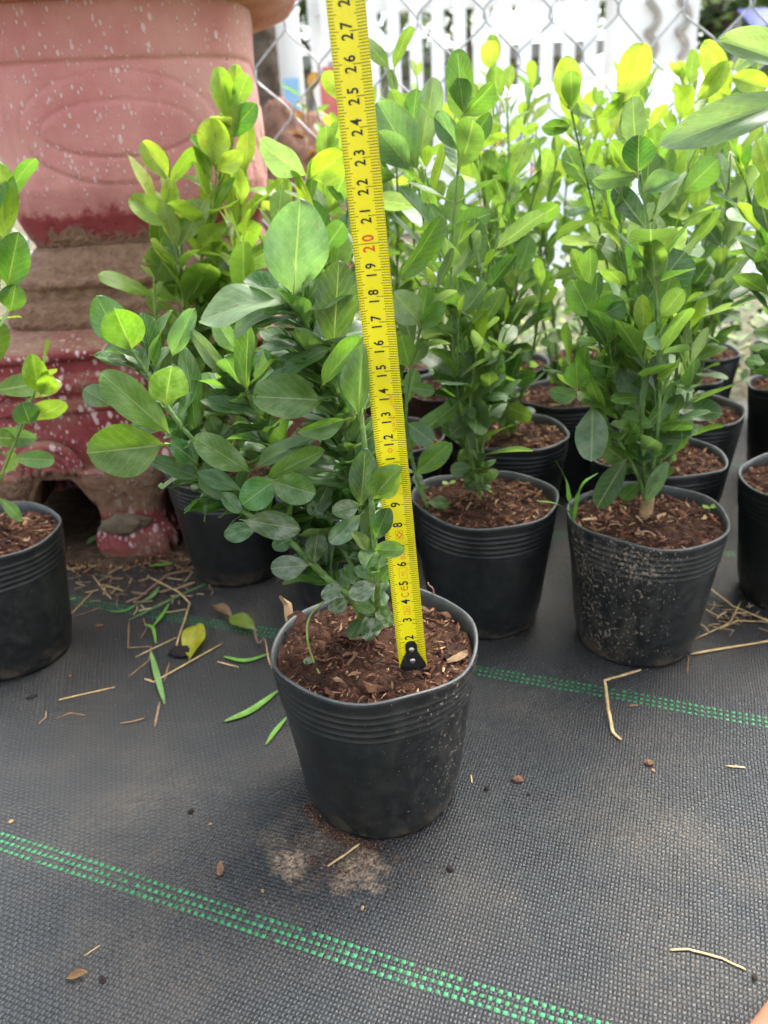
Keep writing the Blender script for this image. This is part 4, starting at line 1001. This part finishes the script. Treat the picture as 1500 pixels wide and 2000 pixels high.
# ------------------------------------------------------------------ the yard beyond the wire
def beyond():
    M_W = plain('white_paint', (.80, .80, .78), .6, .4, .06, 8)
    M_W2 = plain('white_plaster', (.78, .77, .74), .8, .3, .08, 4)
    M_GREY = plain('grey_wall', (.33, .33, .31), .85, .3, .2, 3)
    Y = 4.3
    root = empty('picket_fence', (.8, Y, -.01)); tag(root, 'white painted picket fence in the bright yard', 'fence')
    x = -.95; i = 0
    pk = MB(); pk.box((-.030, -.012, .25), (.030, .012, 1.22)); pk.add([(-.030,-.012,1.22),(.030,-.012,1.22),(.030,.012,1.22),(-.030,.012,1.22),(0,-.012,1.26),(0,.012,1.26)], [(0,1,4),(3,5,2),(1,2,5,4),(3,0,4,5)])
    pme = pk.me('picket', M_W)
    while x < .62: obj('picket', pme, root, (x, 0, 0)); x += .105
    for z in (.40, 1.0):
        mb = MB(); mb.box((-1.0, .014, z-.035), (.62, .05, z+.035)); obj('rail', mb.me('rail', M_W), root)
    for xx in (-1.0, -.2, .6):
        mb = MB(); mb.box((xx-.04, .052, 0), (xx+.04, .12, 1.2)); obj('post', mb.me('post', M_W), root)
    w = empty('low_wall', (.8, Y-.25, -.01)); tag(w, 'white plastered low wall in front of the picket fence', 'wall')
    mb = MB(); mb.box((-.85, -.08, 0), (.75, .08, .50)); obj('wall', mb.me('wall', M_W2), w)
    mb = MB(); mb.box((-.88, -.10, .503), (.78, .10, .55)); obj('coping', mb.me('coping', M_W2), w)
    # gate pillar with grey scrollwork
    p = empty('gate_pillar', (1.37, Y-.1, -.01)); tag(p, 'white gate pillar with grey scroll ornaments beside the picket fence', 'pillar')
    mb = MB(); mb.box((-.19, -.12, 0), (.17, .12, 1.7)); obj('shaft', mb.me('shaft', M_W2), p)
    m_sc = plain('grey_scroll', (.34, .31, .27), .7, .3, .2, 30)
    for (sx, sz) in ((-.06, .80), (.08, .80)):
        Q = []
        for j in range(22):
            a = j/21; ang = -pi*.4+a*2*pi; Q.append((sx+.045*cos(ang)*(1 if a < .5 else -1)*.9, -.135, sz+.12*(a-.5)*2))
        mb = MB(); mb.tube(smooth_path(Q, 2), .016, 6); obj('scroll', mb.me('scroll', m_sc, True), p)
    # sheet-covered heap
    V = []; n = 40
    for j in range(n+1):
        for i in range(n+1):
            u, v = i/n, j/n; x_ = -.55+1.30*u; y_ = -.45+.9*v
            h = sstep(0, .25, v)*sstep(1, .75, v)*sstep(0, .12, u)*(1-.55*sstep(.62, 1.0, u))*sstep(1.0, .93, u)
            z_ = h*(.50+.05*nz(x_*3, y_*3)+.02*nz(x_*9, y_*9)); V.append((x_, y_, z_))
    F = [(j*(n+1)+i, j*(n+1)+i+1, (j+1)*(n+1)+i+1, (j+1)*(n+1)+i) for j in range(n) for i in range(n)]
    o = obj('sheet_covered_heap', mesh_from('sheet_covered_heap', V, F, plain('pale_sheet', (.74, .80, .80), .5, .5, .06, 5), True), None, (.72, 2.55, -.01))
    tag(o, 'pale white sheet over a low heap beyond the wire mesh', 'covered heap')
    # earth mound
    bm = bmesh.new(); bmesh.ops.create_icosphere(bm, subdivisions=5, radius=1)
    for v in bm.verts:
        k = 1+.10*nz(v.co.x*2, v.co.y*2, v.co.z*2)+.06*nz(v.co.x*7, v.co.y*7, v.co.z*7)+.03*nz(v.co.x*20, v.co.y*20, v.co.z*20)
        v.co = Vector((v.co.x*.17*k, v.co.y*.16*k, v.co.z*.47*k))
    me = bpy.data.meshes.new('earth_mound'); bm.to_mesh(me); bm.free(); me.shade_smooth()
    t = NT('mound_earth'); n_ = t.noise(t.coord(), 30, 6, .7); t.base(t.ramp(n_, [(.3, (.13, .065, .045)), (.6, (.25, .135, .095)), (.85, (.38, .24, .18))]), .95, .2); t.bump(n_, .02); me.materials.append(t.m)
    o = obj('earth_mound', me, None, (-.175, 2.0, -.03)); tag(o, 'tall brown earth mound behind the wire beside the red planter', 'mound')
    # trunk, post, red board, grey building
    def tube_thing(name, label, cat, pts, R, mat, n=14, child='trunk'):
        rt = empty(name, pts[0]); tag(rt, label, cat); mb = MB(); mb.tube([Vector(q)-Vector(pts[0]) for q in pts], R, n); obj(child, mb.me(child, mat, True), rt); return rt
    m_bark = plain('bark', (.13, .10, .075), .9, .3, .5, 18, bump=.02)
    tr = tube_thing('tree', 'grey-brown tree trunk glimpsed between planter and pale post', 'tree', [(-.335, 3.1, -.02), (-.33, 3.1, .5), (-.34, 3.12, 1.2), (-.32, 3.15, 2.4)], [.075, .06, .055, .05], m_bark)
    pw = tube_thing('post', 'pale concrete post with a light blue patch', 'post', [(-.235, 3.0, -.02), (-.235, 3.0, 1.6)], [.052, .05], M_W2, 4, 'shaft')
    mb = MB(); mb.box((-.026, -.050, .50), (.026, -.046, .60)); obj('blue_patch', mb.me('blue_patch', plain('light_blue', (.28, .50, .72), .6, .4, .1)), pw)
    rb = empty('board', (-.12, 3.6, -.01)); tag(rb, 'faded red board seen just left of the tape', 'board')
    mb = MB(); mb.box((-.05, -.01, .43), (.06, .01, .68)); obj('panel', mb.me('panel', plain('faded_red', (.55, .16, .14), .7, .3, .2, 6)), rb)
    mb = MB(); mb.box((-.012, .011, 0), (.012, .03, .7)); obj('stake', mb.me('stake', M_GREY), rb)
    b = empty('building', (0, 11, -.01)); tag(b, 'pale grey building far behind the picket fence', 'building')
    mb = MB(); mb.box((-4.2, 0, 0), (2.6, 4, 1.35)); obj('wall', mb.me('wall', plain('pale_wall', (.40, .40, .38), .85, .3, .15, 2)), b)
    for i in range(9):
        mb = MB(); mb.box((-3.9+i*.72, -.03, .35), (-3.5+i*.72, -.004, 1.05)); obj('window', mb.me('window', plain('dark_pane', (.22, .25, .26), .3, .5, .1)), b)
    mb = MB(); mb.box((-4.5, -.4, 1.354), (2.9, 4.4, 1.5)); obj('roof', mb.me('roof', M_GREY), b)
    # trees
    m_f = NT('far_foliage'); g = m_f.N('ShaderNodeNewGeometry'); 
    m_f.base(m_f.ramp(g.outputs['Random Per Island'], [(0, (.03, .07, .015)), (.5, (.08, .16, .03)), (1, (.20, .27, .06))]), .6, .4)
    def tree(loc, h, R, label, seed, n, lo):
        r = random.Random(seed); rt = empty('tree', loc); tag(rt, label, 'tree', 'trees beyond the yard')
        mb = MB(); mb.tube([(0, 0, 0), (.02, 0, h*.4), (-.03, .02, h*.8)], [.09, .07, .03], 10)
        for k in range(6):
            a = r.uniform(0, 6.3); z = h*r.uniform(.35, .7); mb.tube([(0, 0, z), (R*.4*cos(a), R*.4*sin(a), z+R*.3), (R*.8*cos(a), R*.8*sin(a), z+R*.5)], [.03, .02, .008], 6)
        obj('trunk', mb.me('trunk', m_bark, True), rt); mb = MB()
        cl = [(Vector((r.gauss(0, .45)*R, r.gauss(0, .45)*R, lo+(h-lo)*r.random())), r.uniform(.18, .38)*R) for _ in range(26)]
        for k in range(n):
            c, cr_ = r.choice(cl); p = c+Vector((r.gauss(0, 1), r.gauss(0, 1), r.gauss(0, .8)))*cr_*.6
            d = Vector((r.gauss(0, 1), r.gauss(0, 1), r.gauss(0, 1))).normalized(); u = d.orthogonal().normalized(); s = r.uniform(.035, .07)
            mb.add([p-d*s, p+u*s*.5, p+d*s, p-u*s*.5], [(0, 1, 2, 3)])
        c = obj('crown', mb.me('crown', m_f.m), rt); c['kind'] = 'stuff'
    tree((2.45, 6.2, -.01), 2.0, .62, 'leafy tree beyond the white gate pillar', 1, 5200, .25)
    tree((3.3, 7.4, -.01), 2.6, .8, 'leafy tree under the blue awning corner', 2, 4500, .4)
    tree((-.25, 7.5, -.01), 2.7, .9, 'tree showing over the yard just left of the tape top', 3, 5200, .75)
    tree((1.0, 8.6, -.01), 3.2, 1.1, 'tree standing over the picket fence', 4, 5200, 1.75)
    # blue awning
    aw = empty('awning', (2.44, 5.0, 0)); tag(aw, 'dark blue awning at the upper right corner', 'awning')
    V = []; n = 16
    for i in range(n+1):
        for j in range(5): V.append((-.22+.9*i/n, .3*j/4, .87+.15*j/4+.03*sin(i*1.3)*(1-j/4)))
    F = [(i*5+j, i*5+5+j, i*5+6+j, i*5+1+j) for i in range(n) for j in range(4)]
    obj('canvas', mesh_from('canvas', V, F, plain('blue_canvas', (.02, .045, .26), .6, .4, .2, 10), True), aw)
    for xx in (-.2, .66):
        mb = MB(); mb.tube([(xx, .28, -.01), (xx, .28, .98)], .015, 8); obj('pole', mb.me('pole', M_GREY), aw)
    r = random.Random(44); mb = MB()
    for q in range(9000):
        x_, y_ = r.uniform(-.3, 1.6), 1.02+abs(r.gauss(0, .45)); z_ = r.uniform(0, .12+.12*sstep(.3, .6, x_))*r.random(); a = r.uniform(0, 6.3); s_ = r.uniform(.010, .024)
        d = Vector((cos(a), sin(a), r.uniform(-.1, .9))).normalized(); u = d.cross(Vector((0, 0, 1))).normalized(); p_ = Vector((x_, y_, z_))
        mb.add([p_, p_+d*s_*.5+u*s_*.3, p_+d*s_, p_+d*s_*.5-u*s_*.3], [(0, 1, 2, 3)])
    wm = NT('lime_weeds'); gg = wm.N('ShaderNodeNewGeometry'); wm.base(wm.ramp(gg.outputs['Random Per Island'], [(0, (.03, .075, .015)), (.5, (.08, .16, .025)), (1, (.24, .28, .04))]), .6, .4)
    o = obj('ground_weeds', mb.me('ground_weeds', wm.m)); tag(o, 'low lime green weeds on the ground behind the pots', 'weeds', None, 'stuff')
    # red-leaved plants by the wire
    for k, (x_, y_, lab) in enumerate(((.20, 1.24, 'small plant with dark red leaves behind the wire, right of the tape'), (-.085, 1.22, 'small plant with dark red leaves behind the wire, left of the tape'))):
        rt = empty('red_leaved_plant', (x_, y_, -.01)); tag(rt, lab, 'plant', 'red leaved plants behind the wire'); r = random.Random(90+k); o3 = Vector((x_, y_, -.01))
        for q in range(3):
            Pp = stem_path((x_, y_, 0), (x_+r.gauss(0, .03), y_+r.gauss(0, .02), .39+.03*r.random()), r); st = make_stem(rt, o3, Pp, .002, .001, M_WOOD)
            for w_ in range(9):
                p_, tg = path_point(Pp, .45+.55*w_/8); a = r.uniform(0, 6.3); d = Vector((cos(a), sin(a), .6)); leaf_at(st, o3, p_, d, Vector((-cos(a)*.5, -sin(a)*.5, 1)), .035, None, r.choice(LV), (.17, .018, .03) if r.random() < .7 else CG)
beyond()
# ------------------------------------------------------------------ litter on the mat
def lit(px, py, dz=.0012): 
    p = atz(px, py, .0015); p.z = matz(p.x, p.y)+dz; return p
def straw(pts, R, label, mat=M_STRAW, group='dry straws on the weed mat', name='straw', lift=None):
    W = [lit(a, b, R*1.05+(lift[i] if lift else 0)) for i, (a, b) in enumerate(pts)]; o0 = W[0].copy(); Q = []
    for a, b in zip(W[:-1], W[1:]):
        for j in range(5): Q.append(a.lerp(b, j/5)-o0)
    Q.append(W[-1]-o0); k = len(Q); r = random.Random(int(pts[0][0]*7+pts[0][1])); mb = MB()
    R *= .78; Q = [q+Vector((r.gauss(0, R*.12), r.gauss(0, R*.12), 0)) for q in Q]
    mb.tube(Q, [R*(.85+.2*r.random())*(1 if 0 < i < k-1 else .6) for i in range(k)], 6)
    for v in range(len(mb.V)):
        c_ = Q[min(v//6, k-1)]; x, y, z = mb.V[v]; mb.V[v] = (x, y, c_.z+(z-c_.z)*.55-R*.35)
    o = obj(name, mb.me(name, mat, True), None, o0); return tag(o, label, 'straw', group)
straw([(115,1368),(122,1366),(225,1342)], .0009, 'pale straw lying alone below the dusty grey pot')
straw([(283,1326),(300,1332),(435,1257)], .0011, 'long straw passing just under the yellow fallen leaf')
straw([(290,1135),(352,1172),(372,1186),(342,1270)], .0010, 'bent straw reaching from the planter foot to the yellow fallen leaf', lift=[.006,.008,.004,0])
straw([(265,1282),(345,1245)], .0009, 'short straw left of the yellow fallen leaf')
straw([(250,1322),(292,1288),(296,1262),(250,1264),(252,1212)], .0008, 'thin brown hooked straw left of the green blade', M_STRAWB)
straw([(302,1418),(312,1372)], .0012, 'brown straw stub below the green blade', M_STRAWB)
straw([(320,1330),(331,1293)], .0010, 'short straw beside the dark earth clod', M_STRAWB)
straw([(1250,1318),(1180,1345),(1188,1395),(1197,1432),(1214,1446)], .0014, 'yellow sharply bent straw across the second green stripe', lift=[.004,.006,.003,0,0])
straw([(1308,1857),(1345,1856),(1410,1877),(1456,1897)], .0008, 'thin kinked straw near the bottom right corner')
straw([(1350,1276),(1400,1266),(1510,1250)], .0014, 'thick straight straw at the right edge')
straw([(1385,1160),(1430,1192),(1510,1222)], .0012, 'upper straw of the bundle by the right edge', lift=[.004,.003,.002])
straw([(1405,1228),(1440,1212),(1510,1216)], .0011, 'middle straw of the bundle by the right edge')
straw([(1360,1245),(1425,1220),(1445,1185)], .0008, 'lower left straw of the bundle by the right edge', lift=[0,.002,.004])
straw([(640,1690),(672,1668),(703,1646)], .0009, 'straw leaning on the base of the foreground pot')
straw([(424,1291),(466,1301)], .0009, 'stubby straw right of the yellow fallen leaf')
straw([(125,1113),(190,1105)], .0012, 'straw next to the dusty grey pot on the earth edge')
straw([(123,1100),(155,1124)], .0011, 'brown straw crossing near the dusty grey pot', M_STRAWB)
straw([(182,1126),(217,1168)], .0011, 'straw pointing at the green stripe near the planter foot')
straw([(200,1141),(240,1152)], .0012, 'pale split straw near the planter foot')
straw([(222,1168),(255,1140)], .0007, 'hair-thin straw near the planter foot', M_STRAWB)
straw([(262,1175),(330,1130),(375,1120)], .0014, 'wide brown stalk below the planter foot', M_STRAWB, lift=[.001,.004,.004])
straw([(310,1155),(345,1150),(380,1138)], .0013, 'whitish flattened stalk below the planter foot')
straw([(135,1200),(160,1175),(182,1153)], .0008, 'thin straw crossing the green stripe by the dusty grey pot')
straw([(140,1202),(175,1192),(196,1182)], .0007, 'faint brown straw crossing the green stripe', M_STRAWB)
straw([(275,1245),(287,1225),(279,1205)], .0007, 'fine twig under the green stripe left of the bent straw', M_STRAWB)
straw([(235,1412),(262,1408),(281,1402)], .0009, 'crumbled brown fibre on the mat below the green blade', M_STRAWB)
straw([(76,1415),(90,1402),(90,1390)], .0007, 'tiny curled fibre below the dusty grey pot', M_STRAWB)
straw([(110,1405),(138,1393),(170,1399)], .0006, 'thin wavy fibre right of the tiny curled one', M_STRAWB)
straw([(165,1868),(195,1848)], .0004, 'hair-thin pale fibre near the bottom left', M_STRAW)
straw([(1345,1278),(1343,1312)], .0006, 'small dry fibre below the thick straight straw', M_STRAWB)
straw([(920,1513),(922,1530)], .0006, 'small tan splinter right of the foreground pot', M_STRAW)
straw([(1418,1494),(1455,1498)], .0009, 'tan splinter lying at the right of the mat', M_STRAW)
straw([(1228,1378),(1246,1377)], .0009, 'tan splinter just under the second green stripe', M_STRAWB)
def blade(pts, w, label, mat=M_GRASS, lift=None, parent=None, world=False, cat='grass blade', name='fallen_grass', group='fallen grass blades'):
    W = [p if world else lit(p[0], p[1], .0015+(lift[i] if lift else 0)) for i, p in enumerate(pts)]; W = smooth_path(W, 5); o0 = W[0].copy(); V = []; k = len(W)
    for i, p in enumerate(W):
        t = (W[min(i+1, k-1)]-W[max(i-1, 0)]).normalized(); s = t.cross(Vector((0, 0, 1)))
        if s.length < .2: s = Vector((1, 0, 0))
        s.normalize(); f = sin(pi*min(1, (i+.6)/(k+.2)))**.7*w/2; n = s.cross(t)
        V += [p-o0-s*f, p-o0+n*(-f*.35), p-o0+s*f]
    F = [(3*i+j, 3*i+j+1, 3*i+4+j, 3*i+3+j) for i in range(k-1) for j in (0, 1)]
    o = obj(name, mesh_from(name, V, F, mat, True), parent, o0 if parent is None else o0-Vector(parent.location))
    if parent is None: tag(o, label, cat, group, 'thing')
    return o
blade([(440,1409),(490,1388),(542,1350)], .0055, 'broad bright green grass blade left of the foreground pot')
blade([(437,1283),(480,1290),(526,1277)], .0040, 'green grass blade pointing at the foreground pot rim')
blade([(520,1456),(538,1430),(560,1403)], .0032, 'narrow green grass blade below the broad one')
blade([(297,1284),(308,1325),(322,1376)], .0042, 'dull green grass blade under the long straw', M_GRASSD, [.004,.002,0])
blade([(250,1212),(330,1182),(405,1150)], .0022, 'long thin grass blade across the green stripe', M_GRASSD, [0,.004,.004])
blade([(298,1226),(318,1205),(332,1188)], .0030, 'short grass blade crossing the green stripe', M_GRASS, [0,.002,.004])
blade([(282,1224),(300,1236),(305,1258)], .0026, 'small curled grass blade above the short straw', M_GRASS, [.002,.004,0])
blade([(292,1112),(318,1110),(344,1104)], .0050, 'yellowish grass blade at the planter foot', M_GRASS, [.003,.004,.003])
blade([(215,1194),(245,1192),(270,1178)], .0030, 'dull grass blade on the green stripe', M_GRASSD)
blade([(275,1180),(298,1170),(312,1152)], .0040, 'pale green blade tangled below the planter foot', M_GRASSD, [.002,.003,.003])
blade([(172,1072),(190,1062),(208,1068)], .0080, 'small green leaf in the shade under the planter', M_GRASSD, [.004,.006,.004])
def fallen(px0, py0, px1, py1, w, label, colr, kind, dz=.003, cat='fallen leaf'):
    B, T = lit(px0, py0, dz), lit(px1, py1, dz+.002); d = T-B
    o = bpy.data.objects.new('fallen_leaf', LH[kind][0]); COL.objects.link(o); Z = Vector((0, -.25, 1))
    o.matrix_world = Matrix.Translation(B) @ frame(d, Z).to_4x4() @ Matrix.Diagonal((d.length, w*zdepth(B)/FPX, d.length*.6, 1)); o.color = (*colr, 1)
    return tag(o, label, cat, 'fallen leaves')
fallen(370,1290,388,1236,48,'bright yellow fallen leaf on the mat',(.55,.50,.015),'up',.002)
fallen(500,1240,452,1216,36,'olive round leaf lying on the green stripe by the pot rim',(.20,.26,.03),'flat',.006)
fallen(128,1914,172,1906,16,'small tan dry leaf near the bottom left corner',(.36,.20,.08),'fold',.001)
fallen(418,1192,452,1215,20,'curled dry brown leaf above the olive round leaf',(.38,.23,.12),'fold',.005)
fallen(1462,737,1484,752,22,'pale round leaf on the soil of the right-hand pot',(.35,.42,.25),'flat',.094)
def crumb(px, py, s, label, c, cat='crumb', name='soil_crumb', sq=(1,.75,.6), seed=0):
    bm = bmesh.new(); bmesh.ops.create_icosphere(bm, subdivisions=2, radius=1)
    for v in bm.verts:
        k = 1+.4*nz(v.co.x*1.6+seed, v.co.y*1.6, v.co.z*1.6)+.15*nz(v.co.x*5+seed, v.co.y*5, v.co.z*5); v.co = Vector((v.co.x*sq[0], v.co.y*sq[1], v.co.z*sq[2]))*k*s
    me = bpy.data.meshes.new(name); bm.to_mesh(me); bm.free(); me.materials.append(c)
    o = obj(name, me, None, lit(px, py, s*.4)); o.rotation_euler.z = seed*1.7; return tag(o, label, cat, 'crumbs on the weed mat')
M_CR1, M_CR2, M_CR3 = plain('dark_crumb', (.018, .013, .011), .9, .3, .3, 300), plain('brown_crumb', (.16, .085, .05), .9, .3, .4, 300, bump=.0006), plain('tan_crumb', (.34, .20, .10), .9, .3, .3, 300)
for k, (px, py, s, lab, c, sq) in enumerate((
    (1012,1524,.0034,'reddish brown bark lump right of the foreground pot',M_CR2,(1,.6,.45)),
    (430,1698,.0045,'flat torn bark flake above the nearest green stripe',M_CR2,(1,.38,.2)),
    (1268,1491,.0026,'brown clod in the middle right of the mat',M_CR2,(1,.9,.7)),
    (1276,1505,.0014,'tan crumb touching the brown clod',M_CR3,(1,.6,.4)),
    (951,1541,.0015,'round black crumb just right of the foreground pot',M_CR1,(1,1,.8)),
    (879,1697,.0018,'black crumb below the right side of the foreground pot',M_CR1,(1,.9,.7)),
    (373,1583,.0018,'black crumb left of the foreground pot base',M_CR1,(1,.9,.7)),
    (201,1915,.0016,'black crumb beside the small tan dry leaf',M_CR1,(1,.8,.6)),
    (1473,1912,.0015,'black crumb past the end of the thin kinked straw',M_CR1,(1.3,.6,.5)),
    (352,1275,.0060,'dark earth clod under the yellow fallen leaf',M_CR1,(1.5,1,.6)),
    (708,1771,.0012,'orange-tan crumb below the dusty patch',M_CR3,(1,.6,.5)),
    (22,1606,.0013,'tan crumb by the left end of the nearest green stripe',M_CR3,(1,.9,.5)),
    (410,1606,.0011,'tan crumb left of the pot above the bark flake',M_CR3,(.6,1,.5)),
    (192,1221,.0030,'brown flake between the dusty pot and the green stripe',M_CR2,(1,.6,.4)),
    (136,1320,.0018,'small brown flake beside the lone pale straw',M_CR2,(1,.7,.4)),
    (62,1362,.0030,'dark smear of soil below the dusty grey pot',M_CR1,(1.2,.6,.25)),
    (512,1737,.0008,'cream grain below the dusty patch left end',M_CR3,(1,1,.8)),
    (1032,1551,.0009,'tiny black crumb below the reddish bark lump',M_CR1,(1,1,.8)),
    (135,1216,.0026,'brown bit at the base of the dusty grey pot',M_CR2,(1,.6,.4)))):
    crumb(px, py, s, lab, c, sq=sq, seed=k)
# loose grains on the dusty patch and the earth edge
def grains(name, label, centers, n, seed, mat, lo, hi, zf):
    r = random.Random(seed); mb = MB()
    for i in range(n):
        cx, cy, sx, sy = r.choice(centers); x, y = r.gauss(cx, sx), r.gauss(cy, sy); s = r.uniform(lo, hi); z = zf(x, y)
        a = r.uniform(0, 6.3); V = [Vector((s*cos(a), s*sin(a), 0)), Vector((s*cos(a+2.1), s*sin(a+2.1), 0)), Vector((s*cos(a+4.2), s*sin(a+4.2), 0)), Vector((0, 0, s*1.1))]
        mb.add([v+Vector((x, y, z)) for v in V], [(0,1,3),(1,2,3),(2,0,3)])
    o = obj(name, mb.me(name, mat)); tag(o, label, 'grit', None, 'stuff')
A1, A2, A3 = atz(700,1690), atz(570,1690), atz(640,1630)
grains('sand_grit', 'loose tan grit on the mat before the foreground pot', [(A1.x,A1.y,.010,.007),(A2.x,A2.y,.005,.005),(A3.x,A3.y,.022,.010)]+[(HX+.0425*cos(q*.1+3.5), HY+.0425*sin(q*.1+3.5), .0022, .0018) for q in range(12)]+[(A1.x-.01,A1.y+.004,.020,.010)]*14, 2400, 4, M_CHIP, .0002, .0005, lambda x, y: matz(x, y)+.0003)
grains('mat_grit', 'fine pale grit scattered over the whole mat', [(x*.06-.3, .22+y*.05, .03, .025) for x in range(11) for y in range(8)], 2600, 6, plain('pale_grit', (.36, .31, .25), .8, .3, .4, 900), .00012, .00036, lambda x, y: matz(x, y)+.0003)
S1 = atz(320,1100)
grains('earth_litter', 'crumbly brown litter at the planter foot', [(S1.x,S1.y+.005,.035,.012),(S1.x-.08,S1.y+.01,.04,.012),(S1.x+.03,S1.y+.01,.02,.015)], 1500, 7, M_CHIP, .0006, .0024, lambda x, y: .0015)
def litter():
    r = random.Random(17); mb = MB()
    for i in range(150):
        px, py = r.choice(((330, 1120, 60, 22), (300, 1160, 70, 26), (200, 1130, 45, 20), (1440, 1205, 45, 22), (365, 1100, 25, 16)))[:2], 0
        c = r.choice(((330, 1120, 60, 22), (300, 1160, 70, 26), (200, 1130, 45, 20), (1445, 1205, 40, 20), (365, 1100, 25, 16)))
        p = atz(r.gauss(c[0], c[2]), r.gauss(c[1], c[3]), .002); a = r.uniform(0, 6.3); L = r.uniform(.004, .016); b = r.gauss(0, .25)
        q = Vector((cos(a), sin(a), r.uniform(-.05, .12))); p.z = .0022+r.random()*.002
        mb.tube([p, p+q*L*.5+Vector((-q.y, q.x, 0))*b*L*.3, p+q*L], r.uniform(.00025, .0007), 4)
    t = NT('dry_litter'); g = t.N('ShaderNodeNewGeometry')
    t.base(t.ramp(g.outputs['Random Per Island'], [(0, (.10, .06, .035)), (.5, (.28, .18, .10)), (1, (.52, .38, .20))]), .8, .3)
    o = obj('dry_grass_litter', mb.me('dry_grass_litter', t.m)); tag(o, 'fine tangled dry grass litter at the planter foot and right straw bundle', 'litter', None, 'stuff')
litter()
# seedlings
def sprout():
    b = atz(1121, 1026, .092); rt = empty('grass_sprout', b); tag(rt, 'green grass sprout with three blades at the mud-spattered pot rim', 'seedling')
    for pts, w in (([b, aty(1112,975,b.y-.002), aty(1105,935,b.y), aty(1084,896,b.y)], .0032), ([b, aty(1125,985,b.y), aty(1138,945,b.y), aty(1168,924,b.y+.004)], .0030), ([b, aty(1112,1000,b.y-.003), aty(1085,983,b.y-.008), aty(1048,978,b.y-.012)], .0030)):
        blade(pts, w, None, M_GRASS, world=True, parent=rt, name='blade')
    for (px, py, lab) in ((876, 940, 'tiny two-leaved seedling in the pot right of the tape'), (1384, 988, 'tiny seedling at the right rim of the mud-spattered pot')):
        b = atz(px, py+14, .0925); rt = empty('seedling', b); tag(rt, lab, 'seedling', 'tiny seedlings')
        mb = MB(); mb.tube([(0, 0, -.002), (.0003, 0, .004)], .0004, 5); obj('stem', mb.me('stem', M_STEMY, True), rt)
        for a in (.3, 3.2): leaf_at(rt, b, b+Vector((.0003, 0, .004)), Vector((cos(a), sin(a)*.4, .35)), Vector((0, -.4, 1)), .0052, None, LR[0], CY)
    b = atz(672, 1185, .095); e = atz(625, 1318, .0935)
    Q = smooth_path([atz(680,1176,.098), aty(640,1178,.331)+Vector((0,0,.002)), aty(605,1205,.326), aty(600,1245,.318), atz(612,1290,.0955), e], 5)
    rt = empty('tendril', Q[-1]); tag(rt, 'thin pale tendril arching over the soil of the foreground pot', 'tendril')
    mb = MB(); mb.tube([q-Q[-1] for q in Q], .0005, 6); obj('stem', mb.me('stem', M_STEMY, True), rt)
    leaf_at(rt, Q[-1], atz(614,1290,.0955), Vector((-1, -.1, .1)), Vector((0, -.4, 1)), .0055, None, LR[0], CP)
    q0 = aty(843, 1165, .375); Q = smooth_path([aty(847,1166,.373), aty(846,1150,.373), aty(838,1143,.373), aty(836,1138,.373)], 4)
    o = obj('root_fibre', (lambda m: (m.tube([q-Q[0] for q in Q], .0004, 5), m.me('root_fibre', plain('pink_fibre', (.42, .22, .19), .6))) [1])(MB()), None, Q[0]); tag(o, 'pinkish root fibre curling over the back rim of the foreground pot', 'fibre')
    Q = smooth_path([lit(497,1236,.007), lit(505,1262,.004), lit(520,1272,.012), atz(524,1285,.06), atz(531,1305,.090)], 5)
    o = obj('trailing_root', (lambda m: (m.tube([q-Q[0] for q in Q], .0005, 5), m.me('trailing_root', M_STRAWB)) [1])(MB()), None, Q[0]); tag(o, 'thin root trailing over the left rim of the foreground pot to the olive leaf', 'root')
sprout()
# clay slab showing at the corner of the picture
def slab():
    c = atz(1545, 2035, .006); bm = bmesh.new(); bmesh.ops.create_cube(bm, size=1)
    for v in bm.verts: v.co = Vector((v.co.x*.05, v.co.y*.05, v.co.z*.014))
    bmesh.ops.bevel(bm, geom=bm.edges[:], offset=.004, segments=3, affect='EDGES', profile=.5)
    me = bpy.data.meshes.new('clay_tile'); bm.to_mesh(me); bm.free(); me.shade_smooth(); me.materials.append(plain('clay', (.30, .14, .08), .8, .3, .15, 60, bump=.0005))
    o = obj('clay_tile', me, None, Vector((c.x+.0145, c.y-.0045, .008))); o.rotation_euler.z = radians(-52); tag(o, 'tan clay tile poking in at the bottom right corner', 'tile')
slab()
